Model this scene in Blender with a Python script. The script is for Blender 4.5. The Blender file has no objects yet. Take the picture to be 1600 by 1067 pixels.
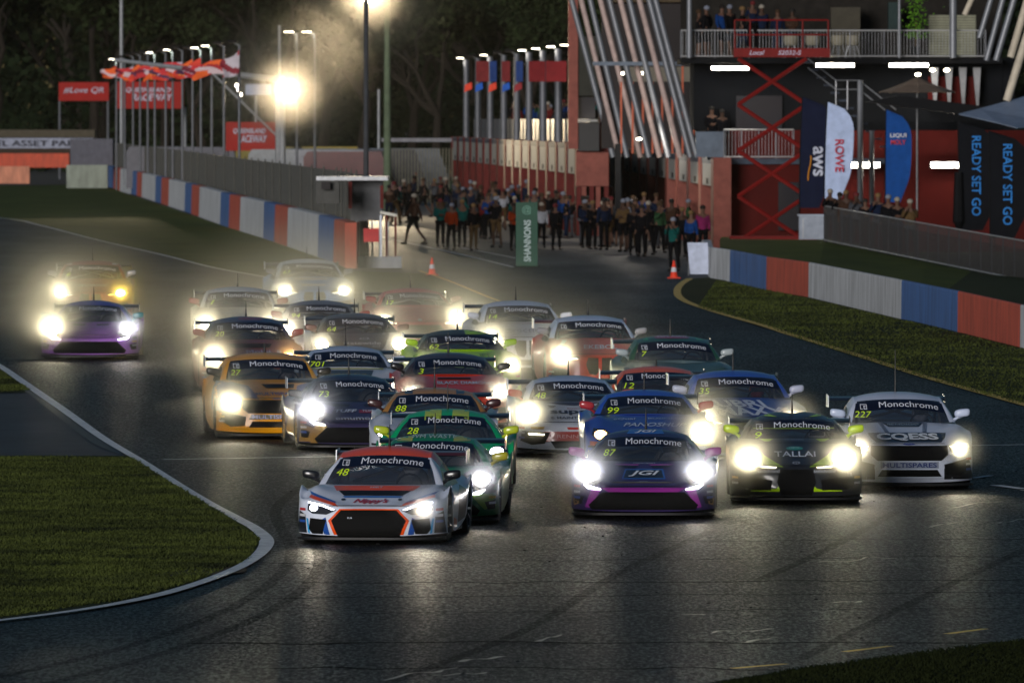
import bpy, bmesh, math, random
import numpy as np
from mathutils import Vector, Matrix
from mathutils.bvhtree import BVHTree
PI = math.pi; R = math.radians
random.seed(7); rng = np.random.default_rng(7)
C = bpy.context.scene.collection
sc = bpy.context.scene

# ------------------------------------------------------------------ camera, sky, sun, exposure
F = 17800.0            # focal length in photograph pixels (a 400 mm lens)
EYE = 6.6
cam_d = bpy.data.cameras.new('camera'); cam = bpy.data.objects.new('camera', cam_d); C.objects.link(cam)
cam_d.sensor_width = 36; cam_d.lens = F / 1600 * 36; cam_d.clip_start = 1; cam_d.clip_end = 6000
cam.location = (0, 0, EYE); cam.rotation_euler = (PI / 2 - math.atan((533.5 - 185) / F), 0, 0)
cam_d.dof.use_dof = True; cam_d.dof.focus_distance = 158; cam_d.dof.aperture_fstop = 8.0
sc.camera = cam
world = bpy.data.worlds.new('World'); sc.world = world; world.use_nodes = True
wn = world.node_tree.nodes; wl = world.node_tree.links
sky = wn.new('ShaderNodeTexSky'); sky.sky_type = 'NISHITA'; sky.sun_disc = False
SUN_EL, SUN_AZ = R(7), R(200)      # low behind the camera, a little to its left
sky.sun_elevation = SUN_EL; sky.sun_rotation = SUN_AZ; sky.air_density = 1.4; sky.dust_density = .4; sky.ozone_density = 5.0
wl.new(sky.outputs[0], wn['Background'].inputs[0]); wn['Background'].inputs[1].default_value = 0.036
sun_d = bpy.data.lights.new('sun', 'SUN'); sun_d.energy = 2.2; sun_d.angle = R(20); sun_d.color = (1.0, 0.96, 0.93)
sun = bpy.data.objects.new('sun', sun_d); C.objects.link(sun)
_sd = Vector((math.sin(SUN_AZ) * math.cos(SUN_EL), math.cos(SUN_AZ) * math.cos(SUN_EL), math.sin(SUN_EL)))
sun.rotation_euler = _sd.to_track_quat('Z', 'Y').to_euler()
sc.view_settings.view_transform = 'Standard'; sc.view_settings.look = 'None'; sc.view_settings.gamma = 1
sc.view_settings.exposure = 0.35
cy = sc.cycles
cy.use_denoising = True; cy.max_bounces = 6; cy.diffuse_bounces = 2; cy.glossy_bounces = 3; cy.transparent_max_bounces = 16
cy.volume_bounces = 0; cy.sample_clamp_indirect = 2.0; cy.sample_clamp_direct = 30.0; cy.use_light_tree = True
cy.caustics_reflective = False; cy.caustics_refractive = False

# ------------------------------------------------------------------ ground profile and survey helpers
def zg(d):
    z = 134.0 * d / F
    k = 1.95
    if d > 262: return k
    if d > 250: t = (d - 250) / 12; return z * (1 - t) + k * t
    return z
def G(px, py, dz=0.0):                 # a survey point on the ground
    s = (py - 51) / 6.6 if py > 504.5 else (py - 185) / 4.65
    d = F / s
    return Vector(((px - 800) / s, d, zg(d) + dz))
def P(px, py, d):                      # a survey point at distance d
    return Vector(((px - 800) * d / F, d, EYE - (py - 185) * d / F))
def S(d): return F / d

# ------------------------------------------------------------------ materials
MATS = {}
def mat(name, col, rough=.6, metal=0, emit=None, es=0, coat=0, alpha=1, noise=.0, nscale=3.0, bump=0, bscale=20, stretch=(1, 1, 1), spec=.5, trans=0, stain=None):
    if name in MATS: return MATS[name]
    m = bpy.data.materials.new(name); m.use_nodes = True; MATS[name] = m
    n = m.node_tree.nodes; l = m.node_tree.links; b = n['Principled BSDF']
    b.inputs['Base Color'].default_value = (*col, 1); b.inputs['Roughness'].default_value = rough
    b.inputs['Metallic'].default_value = metal; b.inputs['Coat Weight'].default_value = coat; b.inputs['Coat Roughness'].default_value = .06
    b.inputs['Alpha'].default_value = alpha; b.inputs['Specular IOR Level'].default_value = spec
    b.inputs['Transmission Weight'].default_value = trans
    if emit: b.inputs['Emission Color'].default_value = (*emit, 1); b.inputs['Emission Strength'].default_value = es
    if noise or bump:
        tc = n.new('ShaderNodeTexCoord'); mp = n.new('ShaderNodeMapping'); mp.inputs['Scale'].default_value = stretch
        l.new(tc.outputs['Object'], mp.inputs[0])
    if noise:
        t = n.new('ShaderNodeTexNoise'); t.inputs['Scale'].default_value = nscale; t.inputs['Detail'].default_value = 6; t.inputs['Roughness'].default_value = .65
        l.new(mp.outputs[0], t.inputs[0])
        mx = n.new('ShaderNodeMix'); mx.data_type = 'RGBA'
        c2 = stain or tuple(c * (1 - noise) for c in col); c1 = tuple(min(1, c * (1 + noise * .4)) for c in col)
        mx.inputs[6].default_value = (*c2, 1); mx.inputs[7].default_value = (*c1, 1)
        rp = n.new('ShaderNodeMapRange'); rp.inputs[1].default_value = .32; rp.inputs[2].default_value = .68
        l.new(t.outputs[0], rp.inputs[0]); l.new(rp.outputs[0], mx.inputs[0]); l.new(mx.outputs[2], b.inputs['Base Color'])
    if bump:
        t2 = n.new('ShaderNodeTexNoise'); t2.inputs['Scale'].default_value = bscale; t2.inputs['Detail'].default_value = 4
        bp = n.new('ShaderNodeBump'); bp.inputs['Strength'].default_value = bump; bp.inputs['Distance'].default_value = .02
        l.new(mp.outputs[0], t2.inputs[0]); l.new(t2.outputs[0], bp.inputs['Height']); l.new(bp.outputs[0], b.inputs['Normal'])
    return m
def rgb(h):
    v = [int(h[i:i + 2], 16) / 255 for i in (0, 2, 4)]
    return tuple(c / 12.92 if c <= .04045 else ((c + .055) / 1.055) ** 2.4 for c in v)
def paint(h, rough=.28):               # car paint or vinyl
    return mat('paint_' + h, rgb(h), rough=rough, coat=.4, noise=.12, nscale=2.2, spec=.3)
def plain(h, rough=.55, **k): return mat('plain_' + h + '_%d' % (rough * 100), rgb(h), rough=rough, noise=k.pop('noise', .25), spec=k.pop('spec', .2), **k)
def glow(h, es): return mat('glow_%s_%g' % (h, es), rgb(h), emit=rgb(h), es=es)
BLACK = mat('black_trim', (.009, .009, .010), rough=.5, noise=.3, spec=.3)
RUBBER = mat('rubber', (.014, .014, .014), rough=.85, noise=.3)
GLASS = mat('tinted_glass', (.030, .038, .052), rough=.12, alpha=.70, spec=.7)
GRILLE = mat('grille_mesh', (.004, .004, .004), rough=.8, spec=.15)
LENS = mat('lamp_glass', (.03, .03, .035), rough=.08, coat=1)
STEEL = mat('galvanised_steel', (.34, .35, .37), rough=.42, metal=.55, noise=.25, nscale=6)

# ------------------------------------------------------------------ mesh helpers
def link(name, me, parent=None, loc=None, rz=None, m=None):
    o = bpy.data.objects.new(name, me); C.objects.link(o)
    if m is not None:
        for x in (m if isinstance(m, (list, tuple)) else [m]): me.materials.append(x)
    if parent is not None: o.parent = parent
    if loc is not None: o.location = loc
    if rz is not None: o.rotation_euler.z = rz
    return o
def tag(o, label, cat, group=None, kind=None):
    if label: o['label'] = label
    if cat: o['category'] = cat
    if group: o['group'] = group
    if kind: o['kind'] = kind
    return o
def empty(name, loc, rz, label, cat, group=None):
    o = bpy.data.objects.new(name, None); C.objects.link(o); o.location = loc; o.rotation_euler.z = rz
    return tag(o, label, cat, group)
def structure(o): o['kind'] = 'structure'; return o
class MB:
    def __init__(s): s.v = []; s.f = []; s.mi = []; s.cur = 0
    def add(s, vs, fs):
        b = len(s.v); s.v += [tuple(v) for v in vs]; s.f += [tuple(i + b for i in f) for f in fs]; s.mi += [s.cur] * len(fs); return s
    def box(s, a, b, rot=0, piv=None):
        x0, y0, z0 = a; x1, y1, z1 = b
        vs = [(x, y, z) for z in (z0, z1) for (x, y) in ((x0, y0), (x1, y0), (x1, y1), (x0, y1))]
        if rot:
            p = piv or ((x0 + x1) / 2, (y0 + y1) / 2); c, q = math.cos(rot), math.sin(rot)
            vs = [(p[0] + (x - p[0]) * c - (y - p[1]) * q, p[1] + (x - p[0]) * q + (y - p[1]) * c, z) for x, y, z in vs]
        return s.add(vs, [(3, 2, 1, 0), (4, 5, 6, 7), (0, 1, 5, 4), (1, 2, 6, 5), (2, 3, 7, 6), (3, 0, 4, 7)])
    def tube(s, pts, r, n=8, cap=True):
        pts = [Vector(p) for p in pts]; rs = r if isinstance(r, (list, tuple)) else [r] * len(pts); rings = []
        for i, p in enumerate(pts):
            t = (pts[min(i + 1, len(pts) - 1)] - pts[max(i - 1, 0)]).normalized()
            u = t.orthogonal().normalized() if i == 0 else (u - t * u.dot(t)).normalized()
            w = t.cross(u)
            rings.append([p + (u * math.cos(2 * PI * k / n) + w * math.sin(2 * PI * k / n)) * rs[i] for k in range(n)])
        vs = [v for g in rings for v in g]; fs = []
        for i in range(len(rings) - 1):
            for k in range(n): fs.append((i * n + k, i * n + (k + 1) % n, (i + 1) * n + (k + 1) % n, (i + 1) * n + k))
        if cap: fs += [tuple(range(n - 1, -1, -1)), tuple((len(rings) - 1) * n + k for k in range(n))]
        return s.add(vs, fs)
    def lathe(s, prof, axis='z', org=(0, 0, 0), n=24):
        vs = []
        for r, h in prof:
            for k in range(n):
                c, q = r * math.cos(2 * PI * k / n), r * math.sin(2 * PI * k / n)
                p = (c, q, h) if axis == 'z' else ((h, c, q) if axis == 'x' else (c, h, q))
                vs.append((p[0] + org[0], p[1] + org[1], p[2] + org[2]))
        fs = [(i * n + k, i * n + (k + 1) % n, (i + 1) * n + (k + 1) % n, (i + 1) * n + k) for i in range(len(prof) - 1) for k in range(n)]
        return s.add(vs, fs)
    def prism(s, poly, z0, z1, axis='z'):          # outline extruded along an axis
        n = len(poly)
        def q(p, h): return (p[0], p[1], h) if axis == 'z' else ((p[0], h, p[1]) if axis == 'y' else (h, p[0], p[1]))
        return s.add([q(p, z0) for p in poly] + [q(p, z1) for p in poly], [tuple(range(n - 1, -1, -1)), tuple(range(n, 2 * n))] + [(k, (k + 1) % n, n + (k + 1) % n, n + k) for k in range(n)])
    def ell(s, c, r, nu=12, nv=8, jit=0):
        vs = []; fs = []
        for i in range(nv + 1):
            a = PI * i / nv
            for k in range(nu):
                b = 2 * PI * k / nu; j = 1 + (random.uniform(-jit, jit) if jit else 0)
                vs.append((c[0] + r[0] * math.sin(a) * math.cos(b) * j, c[1] + r[1] * math.sin(a) * math.sin(b) * j, c[2] + r[2] * math.cos(a) * j))
        for i in range(nv):
            for k in range(nu): fs.append((i * nu + k, (i + 1) * nu + k, (i + 1) * nu + (k + 1) % nu, i * nu + (k + 1) % nu))
        return s.add(vs, fs)
    def mesh(s, name, smooth=False):
        me = bpy.data.meshes.new(name); me.from_pydata(s.v, [], s.f)
        if any(s.mi): me.polygons.foreach_set('material_index', s.mi)
        bm = bmesh.new(); bm.from_mesh(me); bmesh.ops.recalc_face_normals(bm, faces=bm.faces); bm.to_mesh(me); bm.free()
        if smooth:
            me.polygons.foreach_set('use_smooth', [True] * len(me.polygons))
            if smooth == 'auto':
                try: me.set_sharp_from_angle(angle=R(38))
                except Exception: pass
        return me
    def build(s, name, m, parent=None, smooth=False, loc=None, rz=None): return link(name, s.mesh(name, smooth), parent, loc, rz, m)

_txt = {}
def text_mesh(txt, shear=0, bold=0):
    bold = 0 if '#' in txt else bold; k = (txt, shear, bold)
    if k in _txt: return _txt[k]
    cu = bpy.data.curves.new('t', 'FONT'); cu.body = txt; cu.align_x = 'CENTER'; cu.shear = shear; cu.resolution_u = 3; cu.offset = bold
    o = bpy.data.objects.new('t', cu); C.objects.link(o)
    dg = bpy.context.evaluated_depsgraph_get(); me = bpy.data.meshes.new_from_object(o.evaluated_get(dg))
    v = np.array([x.co[:2] for x in me.vertices]); f = [tuple(p.vertices) for p in me.polygons]
    bpy.data.objects.remove(o); bpy.data.curves.remove(cu)
    mn, mxx = v.min(0), v.max(0)
    v = (v - (mn + mxx) / 2) / np.array([mxx[0] - mn[0], mxx[1] - mn[1]])
    _txt[k] = (v, f); return _txt[k]
def sign_text(txt, w, h, org, ux, uz, m, name, parent, depth=.012, shear=0, bold=0):   # raised lettering on a flat face
    v, f = text_mesh(txt, shear, bold); ux = Vector(ux).normalized(); uz = Vector(uz).normalized(); nn = ux.cross(uz)
    me = bpy.data.meshes.new(name); me.from_pydata([Vector(org) + ux * a * w + uz * b * h for a, b in v], [], f)
    bm = bmesh.new(); bm.from_mesh(me); r = bmesh.ops.extrude_face_region(bm, geom=bm.faces[:])
    bmesh.ops.translate(bm, verts=[g for g in r['geom'] if isinstance(g, bmesh.types.BMVert)], vec=nn * depth)
    bmesh.ops.recalc_face_normals(bm, faces=bm.faces); bm.to_mesh(me); bm.free()
    return link(name, me, parent, m=m)

def flat_bm(polys, step, warp=None):    # outlines in (x, z), cut into a fine grid
    bm = bmesh.new()
    for p in polys:
        bm.faces.new([bm.verts.new((a, 0, b)) for a, b in p])
    return bm
def cut(bm, x0, x1, z0, z1, step, zstep=None):
    for ax, a, b, st in ((0, x0, x1, step), (2, z0, z1, zstep or step)):
        k = math.ceil(a / st) * st
        while k < b:
            co = [0, 0, 0]; co[ax] = k; no = [0, 0, 0]; no[ax] = 1
            bmesh.ops.bisect_plane(bm, geom=bm.verts[:] + bm.edges[:] + bm.faces[:], plane_co=co, plane_no=no); k += st
# ------------------------------------------------------------------ racing cars
def crom(A, n, axis):                   # Catmull-Rom refinement of a control net along one axis
    A = np.moveaxis(A, axis, 0); L = len(A)
    X = np.concatenate([[2 * A[0] - A[1]], A, [2 * A[-1] - A[-2]]]); out = []
    for i in range(L - 1):
        p0, p1, p2, p3 = X[i:i + 4]
        for k in range(n):
            t = k / n; t2 = t * t; t3 = t2 * t
            out.append(.5 * ((2 * p1) + (-p0 + p2) * t + (2 * p0 - 5 * p1 + 4 * p2 - p3) * t2 + (-p0 + 3 * p1 - 3 * p2 + p3) * t3))
    out.append(A[-1]); return np.moveaxis(np.array(out), 0, axis)
def mirror_net(N):
    M = N[:, :0:-1].copy(); M[..., 0] *= -1
    return np.concatenate([M, N], axis=1)
def grid_mesh(name, A, keep=None, smooth=True):
    r, c = A.shape[:2]; idx = -np.ones(r * c, int); fs = []
    for i in range(r - 1):
        for j in range(c - 1):
            if keep is None or keep(i, j): fs.append((i * c + j, i * c + j + 1, (i + 1) * c + j + 1, (i + 1) * c + j))
    used = sorted({k for f in fs for k in f}); idx[used] = range(len(used)); V = A.reshape(-1, 3)[used]
    me = bpy.data.meshes.new(name); me.from_pydata([tuple(v) for v in V], [], [tuple(int(idx[k]) for k in f) for f in fs])
    if smooth: me.polygons.foreach_set('use_smooth', [True] * len(me.polygons))
    return me, V, [tuple(int(idx[k]) for k in f) for f in fs]

TYPES = {  # W half width, nz nose edge, cy/cz cowl, cr fender crown, bw/tw screen half widths, hy/hz header, rz roof, L length, ya/yr axles
 'r8':      dict(W=.97, nz=.46, cy=1.22, cz=.72, cr=.73, bw=.79, tw=.61, hy=1.98, hz=1.09, ry=2.5, rz=1.195, L=4.4, ya=.98, yr=3.62, dz=.88, wz=1.02),
 'mid':     dict(W=.985, nz=.41, cy=1.25, cz=.74, cr=.755, bw=.80, tw=.575, hy=2.02, hz=1.07, ry=2.5, rz=1.155, L=4.5, ya=1.0, yr=3.66, dz=.9, wz=1.1),
 'supra':   dict(W=.93, nz=.50, cy=1.38, cz=.87, cr=.85, bw=.745, tw=.60, hy=2.05, hz=1.13, ry=2.55, rz=1.20, L=4.38, ya=.92, yr=3.4, dz=.95, wz=1.12, bub=.03),
 'mustang': dict(W=.955, nz=.63, cy=1.50, cz=.93, cr=.91, bw=.775, tw=.655, hy=2.15, hz=1.255, ry=2.7, rz=1.35, L=4.8, ya=.98, yr=3.7, dz=1.05, wz=1.2),
 'm4':      dict(W=.955, nz=.66, cy=1.42, cz=.955, cr=.93, bw=.775, tw=.64, hy=2.05, hz=1.27, ry=2.6, rz=1.36, L=4.75, ya=.95, yr=3.75, dz=1.05, wz=1.2),
 'gt':      dict(W=.965, nz=.55, cy=1.62, cz=.885, cr=.87, bw=.76, tw=.60, hy=2.3, hz=1.15, ry=2.75, rz=1.23, L=4.55, ya=.95, yr=3.6, dz=.95, wz=1.1),
 'cayman':  dict(W=.92, nz=.50, cy=1.15, cz=.82, cr=.86, bw=.75, tw=.59, hy=1.85, hz=1.13, ry=2.35, rz=1.21, L=4.42, ya=.95, yr=3.4, dz=.92, wz=1.15),
}
ARC = .375; ZW = .33
def shell(t):
    T = TYPES[t]; W, nz, cr, ya, yr, L = T['W'], T['nz'], T['cr'], T['ya'], T['yr'], T['L']
    rows = []
    xs = np.array([0, .2, .4, .6, .78, .92, .985, 1.0]); g = np.array([0, .008, .04, .13, .30, .58, .82, 1.0])
    for zc, ze, yc in zip([.10, .19, .31, nz - .07, nz], [.13, .20, .33, .46, .57], [.04, .0, .015, .04, .11]):
        ye = ya - math.sqrt(max(ARC ** 2 - (ze - ZW) ** 2, .02)); b = xs ** 2.2
        up = np.array([0, .0, .012, .03, .03, .01, 0, 0]) * (1 if zc > nz - .1 else 0)
        rows.append(np.stack([xs * W, yc + (ye - yc) * g, zc + (ze - zc) * b + up], 1))
    hw = np.array([0, .02, .12, .55, 1.0]); hg = np.array([0, .02, .08, .22, .45, .72, .93, 1])
    xh = np.array([0, .2, .4, .6, .78, .92, 1.0, .99])
    cy, cz = T['cy'], T['cz']
    for k, (yc, ye) in enumerate([(.32, ya - .26), (.62, ya - .03), (.95, ya + .22), (cy, ya + ARC)]):
        f = (yc - .11) / (cy - .11); zc = nz + (cz - nz) * f ** .85; zcr = nz + .10 + (cr - nz - .10) * min(1, f * 1.9)
        lip = ZW + math.sqrt(max(ARC ** 2 - (ye - ya) ** 2, 0)) if k < 3 else ZW
        z = [zc + (zcr - zc) * h for h in hw] + [zcr - .055, (zcr + lip) / 2 + .02, lip]
        rows.append(np.stack([xh * W, yc + (ye - yc) * hg, np.array(z)], 1))
    dz = T['dz']
    for y, crz, ctr, ws, lip in [(ya + .62, cr - .01, cz, .985, .14), ((ya + yr) / 2, cr - .02, cz, .97, .12), (yr - ARC, cr + .03, cz, .995, ZW - .05), (yr, cr + .07, dz - .05, 1.0, ZW + ARC),
                                (yr + ARC, cr + .06, dz, .99, ZW), (L - .08, cr + .03, dz - .02, .93, .32), (L, cr - .08, dz - .12, .90, .25)]:
        x = np.array([0, .22, .44, .64, .80, .94, 1.0, .985]) * W * ws
        z = [ctr, ctr, ctr + (crz - ctr) * .3, ctr + (crz - ctr) * .7, crz, crz - .07, (crz + lip) / 2 + .05, lip]
        yy = np.full(8, y)
        if y > yr + .5: yy = y - np.array([0, .0, .01, .03, .07, .14, .22, .26])
        rows.append(np.stack([x, yy, np.array(z)], 1))
    body = crom(crom(mirror_net(np.array(rows)), 4, 0), 4, 1)
    # the cabin
    bw, tw, hy, hz, ry, rz = T['bw'], T['tw'], T['hy'], T['hz'], T['ry'], T['rz']; bub = T.get('bub', 0)
    def row(yc, ye, zc, ze, w, yb, zb, wb):
        fr = np.array([0, .35, .7, .92, 1.0]); x = list(fr * w); y = list(yc + (ye - yc) * fr ** 2.2); z = list(zc + (ze - zc) * fr ** 2.4)
        if bub and zc > hz - .02: z[1] += bub; z[2] += bub * .6
        for q, dx in ((.33, .03), (.7, .02), (1, 0)):
            x.append(w + (wb - w) * q + dx * (1 - q)); y.append(y[4] + (yb - y[4]) * q); z.append(z[4] + (zb - z[4]) * q)
        return np.stack([x, y, z], 1)
    belt = cr - .02; m = .5
    G_ = [row(cy, cy + .32, cz - .015, cz, bw, cy + .34, cz - .03, bw + .03),
          row(cy + (hy - cy) * m, cy + .32 + (hy - cy - .17) * m, cz + (hz - cz) * .54, cz + (hz - cz) * .5, bw + (tw - bw) * .47, cy + .62, belt - .02, bw + .05),
          row(hy, hy + .16, hz, hz - .045, tw, hy + .25, belt - .02, bw + .07),
          row(ry, ry + .03, rz, rz - .085, tw - .01, ry + .1, belt - .02, bw + .07),
          row(ry + .65, ry + .65, rz - .06, rz - .15, tw - .04, ry + .6, belt, bw + .06),
          row(yr + .15, yr + .1, dz + .05, dz + .02, tw - .12, yr + .05, dz - .03, tw + .02)]
    cab = crom(crom(mirror_net(np.array(G_)), 5, 0), 4, 1)
    return T, body, cab
SH = {}
def get_shell(t):
    if t in SH: return SH[t]
    T, body, cab = shell(t); nc = cab.shape[1]; mid = (nc - 1) // 2
    def col(j): return abs(j + .5 - mid) / 4       # control column number of a face
    gl = lambda i, j: i < 10 and col(j) < 3
    sd = lambda i, j: (5 <= i < 20 and 5 <= col(j)) or (i < 5 and 5 <= col(j) )
    rr = lambda i, j: i >= 20 and col(j) < 3
    d = dict(T=T)
    d['body'], V1, F1 = grid_mesh('body', body)
    d['glass'], V2, F2 = grid_mesh('windscreen', cab, gl)
    d['side'], _, _ = grid_mesh('side_window', cab, lambda i, j: sd(i, j) and j > mid)
    d['side2'], _, _ = grid_mesh('side_window', cab, lambda i, j: sd(i, j) and j < mid)
    d['rear'], _, _ = grid_mesh('rear_window', cab, rr)
    pil = lambda i, j: i < 10 and 3 <= col(j) < 5
    d['pillar'], _, _ = grid_mesh('pillar', cab, lambda i, j: pil(i, j) and j > mid); d['pillar2'], _, _ = grid_mesh('pillar', cab, lambda i, j: pil(i, j) and j < mid)
    d['roof'], _, _ = grid_mesh('roof', cab, lambda i, j: not (gl(i, j) or sd(i, j) or rr(i, j) or pil(i, j)))
    _, V3, F3 = grid_mesh('x', cab)
    d['bvh'] = BVHTree.FromPolygons([Vector(v) for v in V1] + [Vector(v) for v in V3], list(F1) + [tuple(k + len(V1) for k in f) for f in F3])
    SH[t] = d; return d
def project(d, bm, off, flank=0):
    bv = d['bvh']; dead = []
    for v in bm.verts:
        if flank: o, dr = Vector((3 * flank, v.co.x, v.co.z)), Vector((-flank, 0, 0))
        else: o, dr = Vector((v.co.x, -3, v.co.z)), Vector((0, 1, 0))
        h, n, _, _ = bv.ray_cast(o, dr)
        if h is None: dead.append(v); continue
        if n.dot(dr) > 0: n = -n
        v.co = h + n * off
    bmesh.ops.delete(bm, geom=dead, context='VERTS')
    lo = [e for e in bm.edges if e.calc_length() > (.5 if not flank else .3)]
    bmesh.ops.delete(bm, geom=lo, context='EDGES')
def decal(d, name, polys, m, parent, off=.005, thick=0, label=None, mirror=False, flank=0):
    P_ = [list(p) for p in polys]
    if mirror: decal(d, name, [[(-a, b) for a, b in p][::-1] for p in polys], m, parent, off, thick, label, False, flank)
    bm = flat_bm(P_, .05); bmesh.ops.triangulate(bm, faces=bm.faces)
    xs = [a for p in P_ for a, b in p]; zs = [b for p in P_ for a, b in p]
    cut(bm, min(xs), max(xs), min(zs), max(zs), .05, .02 if not flank else .05); project(d, bm, off, flank)
    if thick:
        r = bmesh.ops.extrude_face_region(bm, geom=bm.faces[:]); vs = [g for g in r['geom'] if isinstance(g, bmesh.types.BMVert)]
        bmesh.ops.translate(bm, verts=vs, vec=(0, -thick, 0))
    bmesh.ops.recalc_face_normals(bm, faces=bm.faces)
    me = bpy.data.meshes.new(name); bm.to_mesh(me); bm.free(); me.polygons.foreach_set('use_smooth', [not thick] * len(me.polygons))
    o = link(name, me, parent, m=m)
    if label: o['label'] = label
    return o
_lm = {}
def lettering(d, key, txt, x, z, w, h, m, parent, shear=0, bold=0, arc=0, off=.009, name='lettering'):
    k = (key, txt, x, z, w, h, shear, arc, off)
    if k not in _lm:
        v, f = text_mesh(txt, shear, bold); bm = bmesh.new()
        vv = [bm.verts.new((x + a * w, 0, z + b * h)) for a, b in v]
        for q in f:
            try: bm.faces.new([vv[i] for i in q])
            except ValueError: pass
        bmesh.ops.triangulate(bm, faces=bm.faces)
        cut(bm, x - w / 2, x + w / 2, z - h / 2, z + h / 2, .08, .03)
        for q in bm.verts: q.co.z -= arc * q.co.x ** 2
        project(d, bm, off); me = bpy.data.meshes.new(name); bm.to_mesh(me); bm.free(); _lm[k] = me
        me.materials.append(m)
    o = bpy.data.objects.new(name, _lm[k]); C.objects.link(o); o.parent = parent
    if _lm[k].materials[0] != m:
        o.material_slots[0].link = 'OBJECT'; o.material_slots[0].material = m
    return o

# wheels, shared by all the cars
def lathe_mesh(name, prof, axis, n=28): return MB().lathe(prof, axis, n=n).mesh(name, 'auto')
TYRE = lathe_mesh('tyre', [(.235, -.13), (.29, -.14), (.325, -.125), (.335, -.09), (.337, 0), (.335, .09), (.325, .125), (.29, .14), (.235, .13)], 'x'); TYRE.materials.append(RUBBER)
_r = MB().lathe([(.236, -.13), (.225, -.12), (.215, .0), (.225, .12), (.236, .13)], 'x', n=28)
for k in range(10):
    a = 2 * PI * k / 10; c, q = math.cos(a), math.sin(a); t = .016
    for sx in (-1, 1):
        _r.tube([(sx * .075, .03 * c, .03 * q), (sx * .12, .225 * c, .225 * q)], [.022, .016], 6)
_r.lathe([(0, -.1), (.05, -.1), (.06, -.06), (.06, .06), (.05, .1), (0, .1)], 'x', n=14)
RIM = _r.mesh('rim', 'auto'); RIM.materials.append(mat('wheel_alloy', (.10, .10, .11), rough=.35, metal=.8))
DISC = MB().lathe([(0, -.012), (.18, -.012), (.18, .012), (0, .012)], 'x', n=20).mesh('brake_disc'); DISC.materials.append(STEEL)
def half_wing_mirror(sx):
    b = MB(); b.ell((0, 0, 0), (1, 1, 1), 16, 10); q = lambda a: math.copysign(abs(a) ** .62, a); b.v = [(sx * .035 + q(x) * .115 * (1 - .12 * sx * q(x)), q(y) * .06, .03 + q(z) * .060 + .012 * sx * q(x)) for x, y, z in b.v]; b.tube([(-sx * .11, .05, -.09), (-sx * .05, .03, -.04), (sx * .02, .01, -.01)], [.03, .022, .03], 6)
    return b
NAVY = plain('10162a', .35); WHITE = plain('e2e6f0', .45, noise=.05); LIME = mat('fluorescent_number', (.72, 1, .02), rough=.5, emit=rgb('b8f010'), es=.0)
LOGO = MB()
def banner(d, t, parent):
    T = d['T']; hz, tw = T['hz'], T['tw']; k = .16; top = hz - .005; hgt = .135 if t not in ('r8', 'mid') else .12
    xs = np.linspace(-tw * .96, tw * .96, 13)
    pol = [(x, top - k * x * x) for x in xs] + [(x * 1.06, top - hgt - k * x * x) for x in xs[::-1]]
    b = decal(d, 'sun_strip', [pol], NAVY, parent, .004)
    w = tw * 1.32; z = top - hgt * .5
    lettering(d, t, 'Monochrome', .12 * tw / .6, z, w, .078, WHITE, b, arc=k, off=.010)
    x0 = -tw * .80; q = []
    def bar(a, b_, c, e): q.append([(a, c), (b_, c), (b_, e), (a, e)])
    z -= k * x0 * x0; s = .036; th = .008
    bar(x0 - s * 1.3, x0 + s * 1.3, z + s - th, z + s); bar(x0 - s * 1.3, x0 - s * .4, z - s, z - s + th); bar(x0 - s * 1.3, x0 - s * 1.3 + th, z - s + th, z + s - th)
    bar(x0 + s * 1.3 - th, x0 + s * 1.3, z - s, z + s - th); bar(x0, x0 + th, z - s, z + s * .45); bar(x0 + th, x0 + s * .85, z + s * .2, z + s * .45); bar(x0 + s * .45, x0 + s * .6, z - s, z + s * .2); bar(x0 + th, x0 + s * 1.1, z - s, z - s + th)
    decal(d, 'square_emblem', q, WHITE, b, .010)
    return b
LAMPS = []
def spot(parent, name, loc, power, col, size=40, blend=1.0):
    l = bpy.data.lights.new(name, 'SPOT'); l.energy = power; l.color = col; l.spot_size = R(size); l.spot_blend = blend; l.shadow_soft_size = .07
    o = bpy.data.objects.new(name, l); C.objects.link(o); o.parent = parent; o.location = loc
    o.rotation_euler = (R(90 - .3), 0, PI)     # forwards, a touch down
    return o
WARM, COOL, YEL = (1, .90, .70), (.80, .84, 1.0), (1, .92, .64)
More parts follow.
